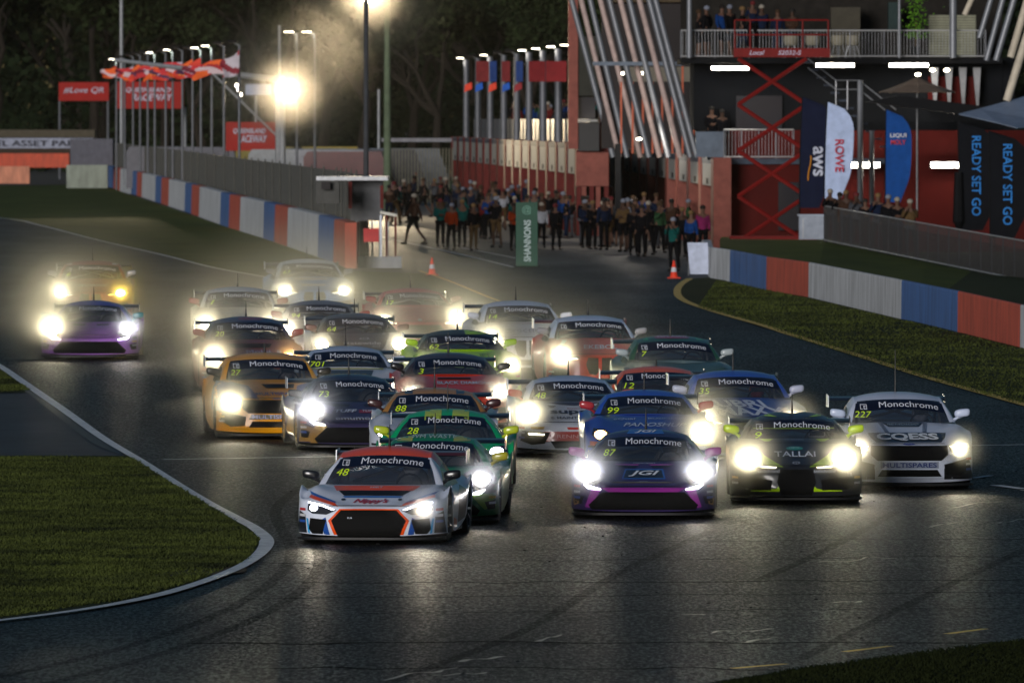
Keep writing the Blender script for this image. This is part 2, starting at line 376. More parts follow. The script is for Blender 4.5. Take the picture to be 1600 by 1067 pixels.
# lamp outline, daylight strip, grille and intake outlines of the right-hand side; lens centre and radius
KIT = {
 'r8': dict(lamp=[(.42, .43), (.60, .50), (.80, .545), (.81, .43), (.74, .385), (.55, .375)], drl=[(.44, .435), (.60, .495), (.80, .535), (.80, .515), (.60, .475), (.47, .428)], lens=(.72, .455, .055),
            grille=[(-.36, .43), (.36, .43), (.485, .30), (.40, .105), (-.40, .105), (-.485, .30)], intake=[(.55, .31), (.77, .33), (.79, .19), (.74, .13), (.60, .13)]),
 'mid': dict(lamp=[(.56, .52), (.70, .655), (.88, .67), (.91, .56), (.80, .47), (.66, .43)], drl=[(.57, .40), (.80, .47), (.80, .45), (.74, .40), (.58, .385)], lens=(.75, .575, .085),
             grille=[(-.56, .36), (.56, .36), (.74, .19), (.70, .13), (-.70, .13), (-.74, .19)], intake=[(.80, .30), (.93, .33), (.93, .21), (.84, .2)]),
 'supra': dict(lamp=[(.30, .50), (.48, .545), (.66, .70), (.83, .69), (.86, .58), (.78, .52), (.50, .485)], drl=[(.28, .497), (.50, .515), (.50, .502), (.30, .487)], lens=(.66, .585, .10),
               grille=[(-.24, .47), (.24, .47), (.27, .30), (.21, .12), (-.21, .12), (-.27, .30)], intake=[(.34, .33), (.80, .39), (.82, .26), (.70, .20), (.36, .19)]),
 'mustang': dict(lamp=[(.56, .63), (.86, .655), (.90, .58), (.82, .53), (.60, .53)], drl=[(.58, .615), (.84, .64), (.84, .625), (.60, .60)], lens=(.72, .58, .075),
                 grille=[(-.55, .625), (.55, .625), (.56, .50), (.46, .415), (-.46, .415), (-.56, .50)], intake=[(-.40, .285), (.40, .285), (.46, .19), (-.46, .19)], intake2=[(.50, .36), (.86, .45), (.90, .30), (.74, .2), (.52, .22)]),
 'm4': dict(lamp=[(.36, .62), (.50, .68), (.84, .70), (.88, .63), (.78, .585), (.42, .585)], drl=[(.40, .605), (.60, .61), (.60, .595), (.42, .592)], lens=(.68, .635, .085),
            grille=[(.03, .62), (.22, .62), (.26, .50), (.20, .33), (.08, .30), (.03, .36)], intake=[(-.42, .25), (.42, .25), (.46, .15), (-.46, .15)], intake2=[(.58, .40), (.84, .44), (.88, .27), (.74, .18), (.60, .2)]),
 'gt': dict(lamp=[(.56, .60), (.68, .69), (.84, .70), (.87, .60), (.78, .53), (.62, .52)], drl=[(.50, .535), (.72, .56), (.72, .545), (.52, .52)], lens=(.74, .605, .08),
            grille=[(-.40, .50), (.40, .50), (.52, .36), (.44, .22), (-.44, .22), (-.52, .36)], intake=[(.60, .36), (.84, .38), (.88, .24), (.74, .16), (.60, .17)]),
 'cayman': dict(lamp=[(.58, .62), (.64, .72), (.76, .76), (.86, .70), (.86, .58), (.76, .50), (.62, .51)], drl=[(.50, .345), (.74, .36), (.74, .335), (.52, .325)], lens=(.73, .625, .095),
                grille=[(-.42, .24), (.42, .24), (.34, .13), (-.34, .13)], intake=[(.42, .37), (.84, .39), (.86, .24), (.70, .18), (.50, .20)]),
}
def base_of(roof, H): return (roof - 7.727 * H) / (1 - H / 6.6)
CARS = []; MIST = []
def car(t, cx, base, yaw, label, col, roofc=None, num='', lamps=(1, 1), lcol=WARM, mirror=None, wing=None, rim=None, art=(), hood_slots=None, pole=.22, group='racing cars rounding the bend', scale=1, flankc=None, wingz=0, pillar=None):
    d = get_shell(t); T = d['T']; K = KIT[t]
    c = empty('racing_car', G(cx, base), R(-yaw), label, 'racing car', group); c.scale = (scale,) * 3; CARS.append(c)
    pm = paint(col); rm = paint(roofc) if roofc else pm
    def sh(name, me, m):
        o = bpy.data.objects.new(name, me); C.objects.link(o); o.parent = c
        if not me.materials: me.materials.append(m)
        o.material_slots[0].link = 'OBJECT'; o.material_slots[0].material = m; return o
    body = sh('body', d['body'], pm); roof = sh('roof', d['roof'], rm); sh('pillar', d['pillar'], paint(pillar) if pillar else rm); sh('pillar', d['pillar2'], paint(pillar) if pillar else rm); sh('windscreen', d['glass'], GLASS); sh('rear_window', d['rear'], GLASS)
    sh('side_window', d['side'], GLASS); sh('side_window', d['side2'], GLASS)
    W, L, ya, yr = T['W'], T['L'], T['ya'], T['yr']
    # tub, splitter, skirts, seats
    if 'tub' not in d:
        b = MB(); b.box((-W * .62, .3, .11), (W * .62, L - .2, .5)); b.box((-W * .93, ya + .45, .10), (W * .93, yr - .45, .42)); b.box((-W * .9, yr + .4, .22), (W * .9, L - .25, .6))
        d['tub'] = b.mesh('underbody')
        b = MB(); n = 14; front = [(W * math.sin(PI / 2 * a / n) * 1.0, -.05 + .50 * (1 - math.cos(PI / 2 * a / n)) ** 1.6) for a in range(-n, n + 1)]
        front = [(math.copysign(abs(a), q), y) for (a, y), q in zip([(abs(x), y) for x, y in front], range(-n, n + 1))]
        b.prism(front + [(W * .98, ya - .33), (-W * .98, ya - .33)], .055, .085); d['split'] = b.mesh('splitter')
        b = MB(); cz = T['cz']
        b.box((-.6, T['cy'] + .5, .5), (.6, T['cy'] + .75, cz - .04)); b.ell((.34, T['hy'] + .35, .62), (.25, .14, .33)); b.box((-.5, T['hy'] + .7, .4), (.5, T['hy'] + .9, cz))
        for sx in (-1, 1): b.tube([(sx * (T['bw'] - .12), T['cy'] + .5, .5), (sx * (T['tw'] - .06), T['hy'] + .25, T['hz'] - .1), (sx * (T['tw'] - .06), T['ry'] + .2, T['rz'] - .14), (sx * (T['bw'] - .15), T['ry'] + .8, .5)], .022, 6)
        b.tube([(-(T['tw'] - .06), T['ry'] + .2, T['rz'] - .14), (.5, T['ry'] + .3, cz)], .02, 6); b.tube([(T['tw'] - .06, T['ry'] + .2, T['rz'] - .14), (-.5, T['ry'] + .3, cz)], .02, 6)
        d['cage'] = b.mesh('roll_cage')
        # driver in the right-hand seat as seen from the front is left-hand side of the picture's right
        b = MB(); b.tube([(.34, T['cy'] + .78, cz - .06), (.34, T['cy'] + .80, cz - .05)], .01); d['x'] = None
        b = MB(); a0 = T['cy'] + .62; ring = [(.34 + .17 * math.cos(a), a0 + .03 * math.sin(a), cz - .04 + .17 * math.sin(a)) for a in np.linspace(0, 2 * PI, 17)]; b.tube(ring, .014, 6, cap=False); d['wheel'] = b.mesh('steering_wheel')
    sh('underbody', d['tub'], BLACK); sh('splitter', d['split'], BLACK); sh('roll_cage', d['cage'], mat('cage_grey', (.16, .17, .19), rough=.5)); sh('steering_wheel', d['wheel'], BLACK)
    for x, y in ((-1, ya), (1, ya), (-1, yr), (1, yr)):
        w = bpy.data.objects.new('wheel', DISC); C.objects.link(w); w.parent = c; w.location = (x * (W - .155), y, .337)
        if y == ya: w.rotation_euler.z = R(-yaw * .6)
        for nm, me in (('tyre', TYRE), ('rim', RIM)):
            o = bpy.data.objects.new(nm, me); C.objects.link(o); o.parent = w
            if nm == 'rim' and rim: o.material_slots[0].link = 'OBJECT'; o.material_slots[0].material = paint(rim)
    mm = paint(mirror or col)
    for sx in (-1, 1):
        o = half_wing_mirror(sx).build('wing_mirror', mm, c, smooth=True, loc=(sx * (T['bw'] + .115), T['cy'] + .40, T['cz'] + .10))
    # wing
    if wing is not None:
        wz = T['rz'] - .17 + wingz; y0 = L - .30; b = MB(); sec = [(0, 0), (.10, .035), (.30, .055), (.33, .05), (.20, .01), (.06, -.012)]
        b.prism([(y0 + p, wz + q) for p, q in sec], -.86, .86, 'x'); w = b.build('rear_wing', paint(wing), c)
        for sx in (-1, 1):
            MB().prism([(y0 - .04, wz - .10), (y0 + .36, wz - .10), (y0 + .38, wz + .09), (y0 - .02, wz + .07)], sx * .86 - .006 + .008 * sx, sx * .86 + .006 + .008 * sx, 'x').build('end_plate', paint('c8ccd4' if sx < 0 else wing), w)
            MB().prism([(y0 - .02, T['dz'] - .1), (y0 + .12, T['dz'] - .1), (y0 + .22, wz + .02), (y0 + .08, wz + .02)], sx * .42 - .008, sx * .42 + .008, 'x').build('wing_support', BLACK, w)
    MB().tube([(0, T['ry'] + .1, T['rz'] - .03), (0, T['ry'] + .12, T['rz'] + .10), (0, T['ry'] + .13, T['rz'] + .06 + pole)], [.022, .012, .005], 6).build('aerial', BLACK, c)
    if t == 'r8': art = [tuple([[(x, z if z < .449 or z > .75 else .46 + (z - .45) * 1.2) for x, z in q] if (isinstance(q, list) and a[0] == 'p') else q for q in a]) if a[0] != 't' or a[3] < .44 else (a[0], a[1], a[2], .46 + (a[3] - .45) * 1.2, *a[4:]) for a in art]
    # livery first (lowest), then openings and lamps, then writing
    off = .004
    for a in art:
        if a[0] == 'p': decal(d, 'livery_panel', [a[2]], paint(a[1]), body, off, mirror=a[3] if len(a) > 3 else True); off += .0006
        if a[0] == 'f': decal(d, 'livery_panel', [a[2]], paint(a[1]), body, .004, flank=a[3])
    decal(d, 'grille', [K['grille']], GRILLE, c, .010, mirror=t == 'm4')
    for k in ('intake', 'intake2'):
        if k in K: decal(d, 'air_intake', [K[k]], GRILLE, c, .009, mirror=K[k][0][0] > 0)
    bars = MB()
    gx = [p[0] for p in K['grille']]; gz = [p[1] for p in K['grille']]
    for s_ in (hood_slots or []): decal(d, 'bonnet_vent', [s_], BLACK, body, .010)
    for i, sx in enumerate((-1, 1)):
        h = decal(d, 'headlight', [[(sx * a, b) for a, b in K['lamp']]], LENS, c, .010)
        x, z, r = K['lens']; pw = lamps[i]; r *= 1 + .18 * min(pw, 2)
        lc = lcol[i] if isinstance(lcol[0], tuple) else lcol
        n = 14; pol = [(sx * x + r * math.cos(2 * PI * k / n), z + r * .72 * math.sin(2 * PI * k / n)) for k in range(n)]
        hexc = 'lens_%.2f_%.2f_%.2f_%g' % (*lc, pw)
        em = mat(hexc, (.8, .8, .8), emit=lc, es=30 * max(pw, .15))
        ln = decal(d, 'lens', [pol], em, h, .016)
        decal(d, 'daylight_strip', [[(sx * a, b) for a, b in K['drl']]], mat('drl_%.2f' % lc[2], (.8, .8, .8), emit=lc, es=7), h, .015)
        if pw > 0:
            hit = d['bvh'].ray_cast(Vector((sx * x, -3, z)), Vector((0, 1, 0)))[0]
            spot(c, 'headlight_beam', (sx * x, hit.y - .10, z), LAMPW * pw, (1, .88, .66) if lc == COOL else lc)
            if pw > .6: MIST.append((c, Vector((sx * x, hit.y - .25, z)), pw))
    nz = T['nz']; decal(d, 'bonnet_seam', [[(-.52, nz + .020), (.52, nz + .020), (.52, nz + .029), (-.52, nz + .029)]], BLACK, body, .008)
    for k in range(3):
        q = 'c9ccd4 b8202a d8b030 2a55a8 1c1c20 d0d0d4'.split()[(len(CARS) * 3 + k * 2) % 6]; x0 = W * .865; z0 = .27 + .075 * k
        decal(d, 'sponsor_sticker', [[(x0, z0), (x0 + .085, z0 + .004), (x0 + .085, z0 + .036), (x0, z0 + .032)]], paint(q), body, .012, mirror=True)
    b = banner(d, t, c)
    if num: lettering(d, t, num, -T['tw'] * .80 - .02, T['hz'] - .125 - .16 * .4 * .6 - .055, .075 * len(num) + .02, .085, LIME, b, shear=.25, off=.008, name='number')
    for a in art:
        if a[0] == 't': lettering(d, t, a[1], a[2], a[3], a[4], a[5], paint(a[6]), body, shear=a[7] if len(a) > 7 else 0, off=.014, bold=a[8] if len(a) > 8 else 0)
    return c
LAMPW = 240
HAZE, PUFFD, FLOOD, GLOWD, HALOD = .00002, .040, 20000, 2.6, .17
# ------------------------------------------------------------------ ground, track, lines, grass
def terrain(name, poly, dz, m, kind='structure', step=9.0, px=True):
    pts = [G(a, b) if px else Vector((a, b, 0)) for a, b in poly]; bm = bmesh.new()
    bm.faces.new([bm.verts.new((p.x, p.y, 0)) for p in pts]); bmesh.ops.triangulate(bm, faces=bm.faces)
    ys = [p.y for p in pts]; k = math.ceil(min(ys) / step) * step
    while k < min(max(ys), 900):
        bmesh.ops.bisect_plane(bm, geom=bm.verts[:] + bm.edges[:] + bm.faces[:], plane_co=(0, k, 0), plane_no=(0, 1, 0)); k += step
    for v in bm.verts: v.co.z = zg(v.co.y) + dz
    bmesh.ops.recalc_face_normals(bm, faces=bm.faces)
    if sum(f.normal.z for f in bm.faces) < 0: bmesh.ops.reverse_faces(bm, faces=bm.faces)
    me = bpy.data.meshes.new(name); bm.to_mesh(me); bm.free(); o = link(name, me, m=m)
    if kind: o['kind'] = kind
    return o
def ribbon(name, pts, w, dz, m, world=False, n=6, thick=0, sc_=1):
    p = [q if world else G(*q[:2]) for q in pts]; A = crom(np.array([[q.x, q.y, 0.] for q in p]), n, 0)
    ws = crom(np.array([[w if world or len(q) < 3 else q[2]] for q in pts], float), n, 0)[:, 0] * sc_
    vs = []; fs = []
    for i, a in enumerate(A):
        t = A[min(i + 1, len(A) - 1)] - A[max(i - 1, 0)]; t = t / np.linalg.norm(t); nn = np.array([-t[1], t[0], 0])
        for s in (-1, 1):
            q = a + nn * ws[i] / 2 * s; vs.append((q[0], q[1], zg(q[1]) + dz))
    for i in range(len(A) - 1): fs.append((2 * i, 2 * i + 1, 2 * i + 3, 2 * i + 2))
    me = bpy.data.meshes.new(name); me.from_pydata(vs, [], fs); bm = bmesh.new(); bm.from_mesh(me); bmesh.ops.recalc_face_normals(bm, faces=bm.faces)
    if sum(f.normal.z for f in bm.faces) < 0: bmesh.ops.reverse_faces(bm, faces=bm.faces)
    bm.to_mesh(me); bm.free(); o = link(name, me, m=m); o['kind'] = 'structure'; return o
def ground_mat(name, c1, c2, rough, sc1, sc2, bump, bsc, stretch=(1, 1, 1), rough2=None, cracks=False, spec=.5, FW=(.6, .25, .75)):
    m = bpy.data.materials.new(name); m.use_nodes = True; n = m.node_tree.nodes; l = m.node_tree.links; b = n['Principled BSDF']
    tc = n.new('ShaderNodeTexCoord'); mp = n.new('ShaderNodeMapping'); mp.inputs['Scale'].default_value = stretch; l.new(tc.outputs['Object'], mp.inputs[0])
    def noise(s, det=8, ro=.6, vec=mp.outputs[0]):
        t = n.new('ShaderNodeTexNoise'); t.inputs['Scale'].default_value = s; t.inputs['Detail'].default_value = det; t.inputs['Roughness'].default_value = ro; l.new(vec, t.inputs[0]); return t.outputs[0]
    def ramp(x, a, b_, c=0, d=1):
        r = n.new('ShaderNodeMapRange'); l.new(x, r.inputs[0]); r.inputs[1].default_value = a; r.inputs[2].default_value = b_; r.inputs[3].default_value = c; r.inputs[4].default_value = d; return r.outputs[0]
    def math_(op, x, y):
        q = n.new('ShaderNodeMath'); q.operation = op
        for i, v in enumerate((x, y)):
            if isinstance(v, (int, float)): q.inputs[i].default_value = v
            else: l.new(v, q.inputs[i])
        return q.outputs[0]
    big, fine = noise(sc1), noise(sc2, 5, .7)
    mix = math_('ADD', math_('MULTIPLY', ramp(big, .3, .7), FW[0]), math_('MULTIPLY', ramp(fine, FW[1], FW[2]), 1 - FW[0]))
    mx = n.new('ShaderNodeMix'); mx.data_type = 'RGBA'; mx.inputs[6].default_value = (*c1, 1); mx.inputs[7].default_value = (*c2, 1); l.new(mix, mx.inputs[0])
    col = mx.outputs[2]
    h = math_('ADD', math_('MULTIPLY', noise(bsc, 3, .7, tc.outputs['Object']), .8), math_('MULTIPLY', noise(bsc * .3, 4, .7, mp.outputs[0]), 1.1))
    if cracks:
        # transverse joints of the surfacing and wandering cracks filled with sealant
        sx = n.new('ShaderNodeSeparateXYZ'); l.new(tc.outputs['Object'], sx.inputs[0])
        wob = noise(.22, 3, .5, tc.outputs['Object'])
        yy = math_('ADD', math_('MULTIPLY', sx.outputs[1], .31), math_('ADD', math_('MULTIPLY', sx.outputs[0], -.012), math_('MULTIPLY', wob, .9)))
        fr = math_('FRACT', yy, 0); jn = math_('LESS_THAN', math_('ABSOLUTE', math_('SUBTRACT', fr, .5), 0), .010)
        yb = math_('ADD', math_('MULTIPLY', sx.outputs[1], .13), math_('ADD', math_('MULTIPLY', sx.outputs[0], .03), math_('MULTIPLY', wob, .35)))
        jn2 = math_('LESS_THAN', math_('ABSOLUTE', math_('SUBTRACT', math_('FRACT', yb, 0), .5), 0), .006)
        jn = math_('MAXIMUM', jn, jn2)
        br = ramp(noise(1.4, 4, .6, tc.outputs['Object']), .44, .56)
        jn = math_('MULTIPLY', jn, br)
        vo = n.new('ShaderNodeTexVoronoi'); vo.feature = 'DISTANCE_TO_EDGE'; vo.inputs['Scale'].default_value = .33
        mp2 = n.new('ShaderNodeMapping'); mp2.inputs['Scale'].default_value = (1.0, .38, 1); l.new(tc.outputs['Object'], mp2.inputs[0])
        av = n.new('ShaderNodeVectorMath'); av.operation = 'ADD'; l.new(mp2.outputs[0], av.inputs[0])
        nz = n.new('ShaderNodeTexNoise'); nz.inputs['Scale'].default_value = 1.2; nz.inputs['Detail'].default_value = 5; l.new(tc.outputs['Object'], nz.inputs[0]); l.new(nz.outputs['Color'], av.inputs[1]); l.new(av.outputs[0], vo.inputs['Vector'])
        ck = math_('MULTIPLY', math_('LESS_THAN', vo.outputs['Distance'], .008), ramp(noise(.35, 2, .5, tc.outputs['Object']), .55, .6))
        mk = math_('MAXIMUM', jn, ck)
        m2 = n.new('ShaderNodeMix'); m2.data_type = 'RGBA'; l.new(mk, m2.inputs[0]); l.new(col, m2.inputs[6]); m2.inputs[7].default_value = (.008, .008, .009, 1); col = m2.outputs[2]
        h = math_('SUBTRACT', h, math_('MULTIPLY', mk, .5))
        # sparse scuffed pale patches
        pt = math_('MULTIPLY', ramp(noise(1.1, 6, .7, mp2.outputs[0]), .66, .70), ramp(noise(9, 4, .7, tc.outputs['Object']), .45, .6))
        m3 = n.new('ShaderNodeMix'); m3.data_type = 'RGBA'; l.new(math_('MULTIPLY', pt, .5), m3.inputs[0]); l.new(col, m3.inputs[6]); m3.inputs[7].default_value = (.14, .14, .135, 1); col = m3.outputs[2]
    l.new(col, b.inputs['Base Color']); b.inputs['Specular IOR Level'].default_value = spec
    l.new(ramp(mix, .2, .8, rough, rough2 if rough2 is not None else rough), b.inputs['Roughness'])
    bp = n.new('ShaderNodeBump'); bp.inputs['Strength'].default_value = bump; bp.inputs['Distance'].default_value = .03; l.new(h, bp.inputs['Height']); l.new(bp.outputs[0], b.inputs['Normal'])
    return m
ASPH = ground_mat('asphalt', (.004, .004, .004), (.016, .015, .014), .32, .25, 22, .55, 60, (1.0, .16, 1), .62, True, spec=.07, FW=(.4, .38, .62))
ASPH_OLD = ground_mat('old_asphalt', (.010, .010, .011), (.028, .028, .028), .5, .4, 20, .5, 30, (1, .5, 1), .65, True)
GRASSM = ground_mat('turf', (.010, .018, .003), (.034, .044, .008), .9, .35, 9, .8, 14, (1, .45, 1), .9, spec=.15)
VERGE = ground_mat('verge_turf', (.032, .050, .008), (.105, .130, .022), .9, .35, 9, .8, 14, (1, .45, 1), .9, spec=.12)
DIRT = ground_mat('earth', (.02, .018, .012), (.05, .045, .03), .95, .02, .6, .4, 3)
KERBW = mat('kerb_paint', (.95, .96, .98), rough=.4, noise=.45, nscale=5, bump=.3, bscale=20)
LINEW = mat('white_line_paint', (.70, .72, .74), rough=.55, noise=.35, nscale=7, bump=.2, bscale=30)
LINEY = mat('yellow_line_paint', (.80, .52, .08), rough=.6, noise=.35, nscale=5)
structure(link('ground', (lambda b: b.mesh('ground'))(MB().add([(-900, 20, -.15), (900, 20, -.15), (900, 262, 1.80), (-900, 262, 1.80), (900, 5200, 1.80), (-900, 5200, 1.80)], [(0, 1, 2, 3), (3, 2, 4, 5)])), m=DIRT))
terrain('track', [(-14, 60), (16, 60), (16, 262), (22, 470), (60, 700), (-40, 700), (-24, 470), (-19, 262)], 0.0, ASPH, px=False)
# infield, bottom left
NEARLEFT = [(0, 577), (45, 607), (100, 645), (160, 688), (220, 724), (280, 762), (330, 792), (370, 814), (400, 831), (416, 846), (412, 862), (386, 881), (350, 897), (300, 915), (240, 932), (160, 948), (80, 960), (0, 970), (-80, 980)]
terrain('grass_verge', NEARLEFT[4:] + [(-500, 985), (-500, 712), (205, 714)], .014, GRASSM)
terrain('grass_verge', [(-60, 545), (0, 577), (45, 607), (52, 614), (-300, 618), (-300, 560)], .014, GRASSM)
terrain('service_road', [(52, 615), (-320, 618), (-320, 712), (205, 713), (160, 690), (100, 648)], .010, ASPH_OLD)
ribbon('kerb', [(-60, 540, .2), (0, 574, .22), (45, 605, .24), (100, 643, .24), (160, 686, .22), (220, 722, .20), (280, 760, .19), (330, 790, .20), (370, 812, .24), (400, 829, .24), (416, 846, .27), (410, 863, .25), (386, 882, .22), (350, 899, .22), (300, 917, .22), (240, 934, .24), (160, 950, .20), (80, 962, .18), (0, 972, .18), (-90, 984, .18)], .2, .026, KERBW, sc_=.72)
ribbon('kerb_edge', [(40, 610, .10), (95, 649, .20), (150, 690, .24), (190, 711, .12)], .12, .018, BLACK)
ribbon('bare_earth', [(262, 902, .4), (320, 896, .9), (352, 888, .5)], .3, .020, plain('4a4234', .9))
# far left verge and its line
ribbon('white_line', [(-200, 322), (0, 341), (60, 352), (150, 375), (250, 398), (330, 418), (400, 431), (480, 445), (560, 459)], .13, .016, LINEW)
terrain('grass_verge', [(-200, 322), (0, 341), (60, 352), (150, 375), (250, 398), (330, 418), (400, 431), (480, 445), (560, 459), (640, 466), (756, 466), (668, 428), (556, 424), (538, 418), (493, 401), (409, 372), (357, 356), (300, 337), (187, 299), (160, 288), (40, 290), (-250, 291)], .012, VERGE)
ribbon('yellow_line', [(655, 424), (680, 432), (715, 445), (758, 463), (790, 475)], .10, .018, LINEY)
# right verge
RL = [(1078, 436), (1064, 445), (1058, 456), (1064, 467), (1090, 479), (1170, 503), (1250, 528), (1350, 559), (1450, 591), (1600, 633), (1760, 680)]
ribbon('yellow_line', RL, .20, .018, LINEY)
terrain('grass_verge', RL + [(1900, 640), (1900, 560), (1600, 546), (1495, 520), (1406, 499), (1262, 465), (1196, 454), (1140, 441), (1112, 433)], .012, GRASSM)
terrain('grass_bank', [(1112, 430), (1140, 438), (1196, 451), (1262, 462), (1406, 496), (1495, 516), (1600, 541), (1900, 610), (2300, 560), (2300, 350), (1128, 372)], .012, GRASSM)
# pit lane apron and its lines
terrain('concrete_apron', [(620, 318), (1120, 360), (1120, 408), (1040, 402), (900, 396), (820, 386), (600, 345)], .008, mat('apron_concrete', (.13, .12, .11), rough=.85, noise=.35, nscale=.8))
ribbon('white_line', [(560, 362), (628, 378), (720, 398), (802, 418)], .14, .014, LINEW)
ribbon('white_line', [(720, 388), (760, 395), (806, 404)], .10, .014, LINEW)
# start line and grid marks
def stripe(name, a, b, w, m, dz=.014):
    a, b = G(*a), G(*b); return ribbon(name, [a, (a + b) / 2, b], w, dz, m, world=True)
stripe('start_line', (255, 719), (1700, 694), .16, LINEW)
for a, b, w in (((1555, 759), (1600, 765), .18), ((1522, 748), (1548, 744), .12), ((1595, 767), (1660, 768), .14)): stripe('grid_mark', a, b, w, LINEW)
for a, b in (((1145, 1046), (1228, 1039)), ((1320, 1020), (1392, 1011)), ((1480, 992), (1540, 984))): stripe('grid_mark', a, b, .10, LINEY)
terrain('grass_verge', [(1040, 1085), (1120, 1066), (1250, 1048), (1380, 1032), (1500, 1014), (1600, 1002), (1800, 980), (1800, 1200), (1040, 1200)], .014, ground_mat('dimmed_turf', (.006, .007, .003), (.014, .016, .006), .95, .5, 9, .6, 14, spec=.05))  # turf colour darkened to paint the dim corner of the frame

def inside(p, poly):
    c = False; j = len(poly) - 1
    for i in range(len(poly)):
        a, b = poly[i], poly[j]
        if (a[1] > p[1]) != (b[1] > p[1]) and p[0] < (b[0] - a[0]) * (p[1] - a[1]) / (b[1] - a[1]) + a[0]: c = not c
        j = i
    return c
def blades(name, poly, n, h, m, label_kind='stuff'):
    pw = [G(*q) for q in poly]; pl = [(q.x, q.y) for q in pw]; x0, x1 = min(q[0] for q in pl), max(q[0] for q in pl); y0, y1 = min(q[1] for q in pl), max(q[1] for q in pl)
    q = rng.random((n * 3, 2)) * [x1 - x0, y1 - y0] + [x0, y0]
    ok = []; px_ = np.array(pl); c = np.zeros(len(q), bool); j = len(px_) - 1
    for i in range(len(px_)):
        a, b = px_[i], px_[j]; cr = (a[1] > q[:, 1]) != (b[1] > q[:, 1])
        if a[1] != b[1]: c ^= cr & (q[:, 0] < (b[0] - a[0]) * (q[:, 1] - a[1]) / (b[1] - a[1]) + a[0])
        j = i
    q = q[c][:n]; n = len(q); clump = .55 + .45 * np.sin(q[:, 0] * 2.1 + np.sin(q[:, 1] * .7) * 2) * np.sin(q[:, 1] * .9 + q[:, 0])
    z = np.array([zg(y) for y in q[:, 1]]) + .012; hh = h * (.4 + rng.random(n)) * (.6 + .7 * clump)
    a = rng.random(n) * PI; w = .012 + .01 * rng.random(n); V = np.zeros((n, 3, 3)); dx = np.cos(a) * w; dy = np.sin(a) * w
    V[:, 0] = np.stack([q[:, 0] - dx, q[:, 1] - dy, z], 1); V[:, 1] = np.stack([q[:, 0] + dx, q[:, 1] + dy, z], 1)
    V[:, 2] = np.stack([q[:, 0] + rng.normal(0, .025, n), q[:, 1] + rng.normal(0, .025, n), z + hh], 1)
    me = bpy.data.meshes.new(name); me.vertices.add(n * 3); me.vertices.foreach_set('co', V.ravel()); me.loops.add(n * 3); me.loops.foreach_set('vertex_index', np.arange(n * 3)); me.polygons.add(n)
    me.polygons.foreach_set('loop_start', np.arange(0, n * 3, 3)); me.update(calc_edges=True); me.validate(); o = link(name, me, m=m); o['kind'] = 'stuff'; return o
BLADE = mat('grass_blade', (.052, .066, .012), rough=.8, noise=.80, nscale=.7, stain=(.008, .012, .003), spec=.2)
blades('grass', [(205, 716), (280, 765), (365, 815), (405, 845), (385, 878), (300, 911), (200, 938), (0, 966), (-40, 968), (-40, 716)], 120000, .034, BLADE)
blades('grass', [(0, 581), (48, 611), (-40, 614), (-40, 590)], 6000, .035, BLADE)
blades('grass', [(1040, 1084), (1250, 1047), (1500, 1013), (1620, 999), (1620, 1100), (1060, 1100)], 16000, .03, mat('dark_blade', (.012, .016, .005), rough=.9, spec=.05))  # blades darkened to go with the painted dim corner
blades('grass', [(1090, 481), (1250, 531), (1450, 594), (1620, 640), (1620, 552), (1406, 501), (1262, 467), (1120, 438)], 30000, .035, BLADE)

SEAL = mat('crack_sealant', (.003, .003, .003), rough=.95, spec=.02, noise=.3); PALE = mat('glinting_crack', (.20, .185, .15), rough=.4, noise=.6, nscale=6)  # pale colour paints the glint on the sealed cracks
for a, b_, w in [((420, 880), (1700, 868), .10), ((470, 912), (1700, 906), .12), ((380, 935), (1700, 926), .10), ((560, 958), (1700, 950), .07), ((300, 1006), (1700, 1003), .14), ((420, 1044), (1250, 1046), .10), ((1000, 846), (1700, 842), .08), ((560, 862), (900, 858), .06), ((440, 770), (900, 778), .06), ((330, 735), (470, 737), .05)]:
    a, b_ = G(*a), G(*b_); n = 16; pts = [a.lerp(b_, k / n) + Vector((0, random.uniform(-.25, .25), 0)) for k in range(n + 1)]; ribbon('joint_line', pts, w, .006, SEAL, world=True, n=3)
for cx_, cy_, L in [(1340, 872, 60), (1160, 985, 46), (1185, 1002, 30), (1530, 790, 40), (1480, 822, 26), (1325, 940, 24), (1090, 958, 26), (660, 1058, 60), (770, 1030, 50), (870, 1000, 30), (720, 1052, 40), (1590, 815, 30)]:
    n = 7; x = cx_ - L; y = cy_ + L * .10; pts = []
    for k in range(n): pts.append((x, y, random.uniform(.02, .09))); x += 2 * L / n * random.uniform(.5, 1.5); y += random.uniform(-L * .09, L * .02)
    ribbon('glinting_crack', pts, .06, .008, PALE, n=3)
TM_ = mat('tyre_rubber_film', (.005, .005, .005), rough=.7, spec=.05, noise=.5, nscale=1.5, alpha=.3)
for pts in [[(470, 760), (430, 800), (455, 870), (380, 940), (200, 1010), (-100, 1080)], [(505, 765), (470, 805), (500, 880), (430, 950), (240, 1025), (-100, 1110)], [(1400, 800), (1290, 860), (1190, 905)], [(1600, 860), (1450, 930), (1250, 1030)], [(1110, 830), (960, 900), (820, 985), (600, 1070)]]:
    ribbon('tyre_mark', pts, .16, .004, TM_, n=8)
# rubber marbles lying on the track
mb = MB()
for _ in range(110):
    q = G(random.uniform(300, 1600), random.uniform(700, 1060)); r = random.uniform(.004, .014); mb.ell((q.x, q.y, q.z + r * .5), (r * random.uniform(1, 2.4), r, r * .6), 6, 4)
mb.build('rubber_crumbs', RUBBER)['kind'] = 'stuff'

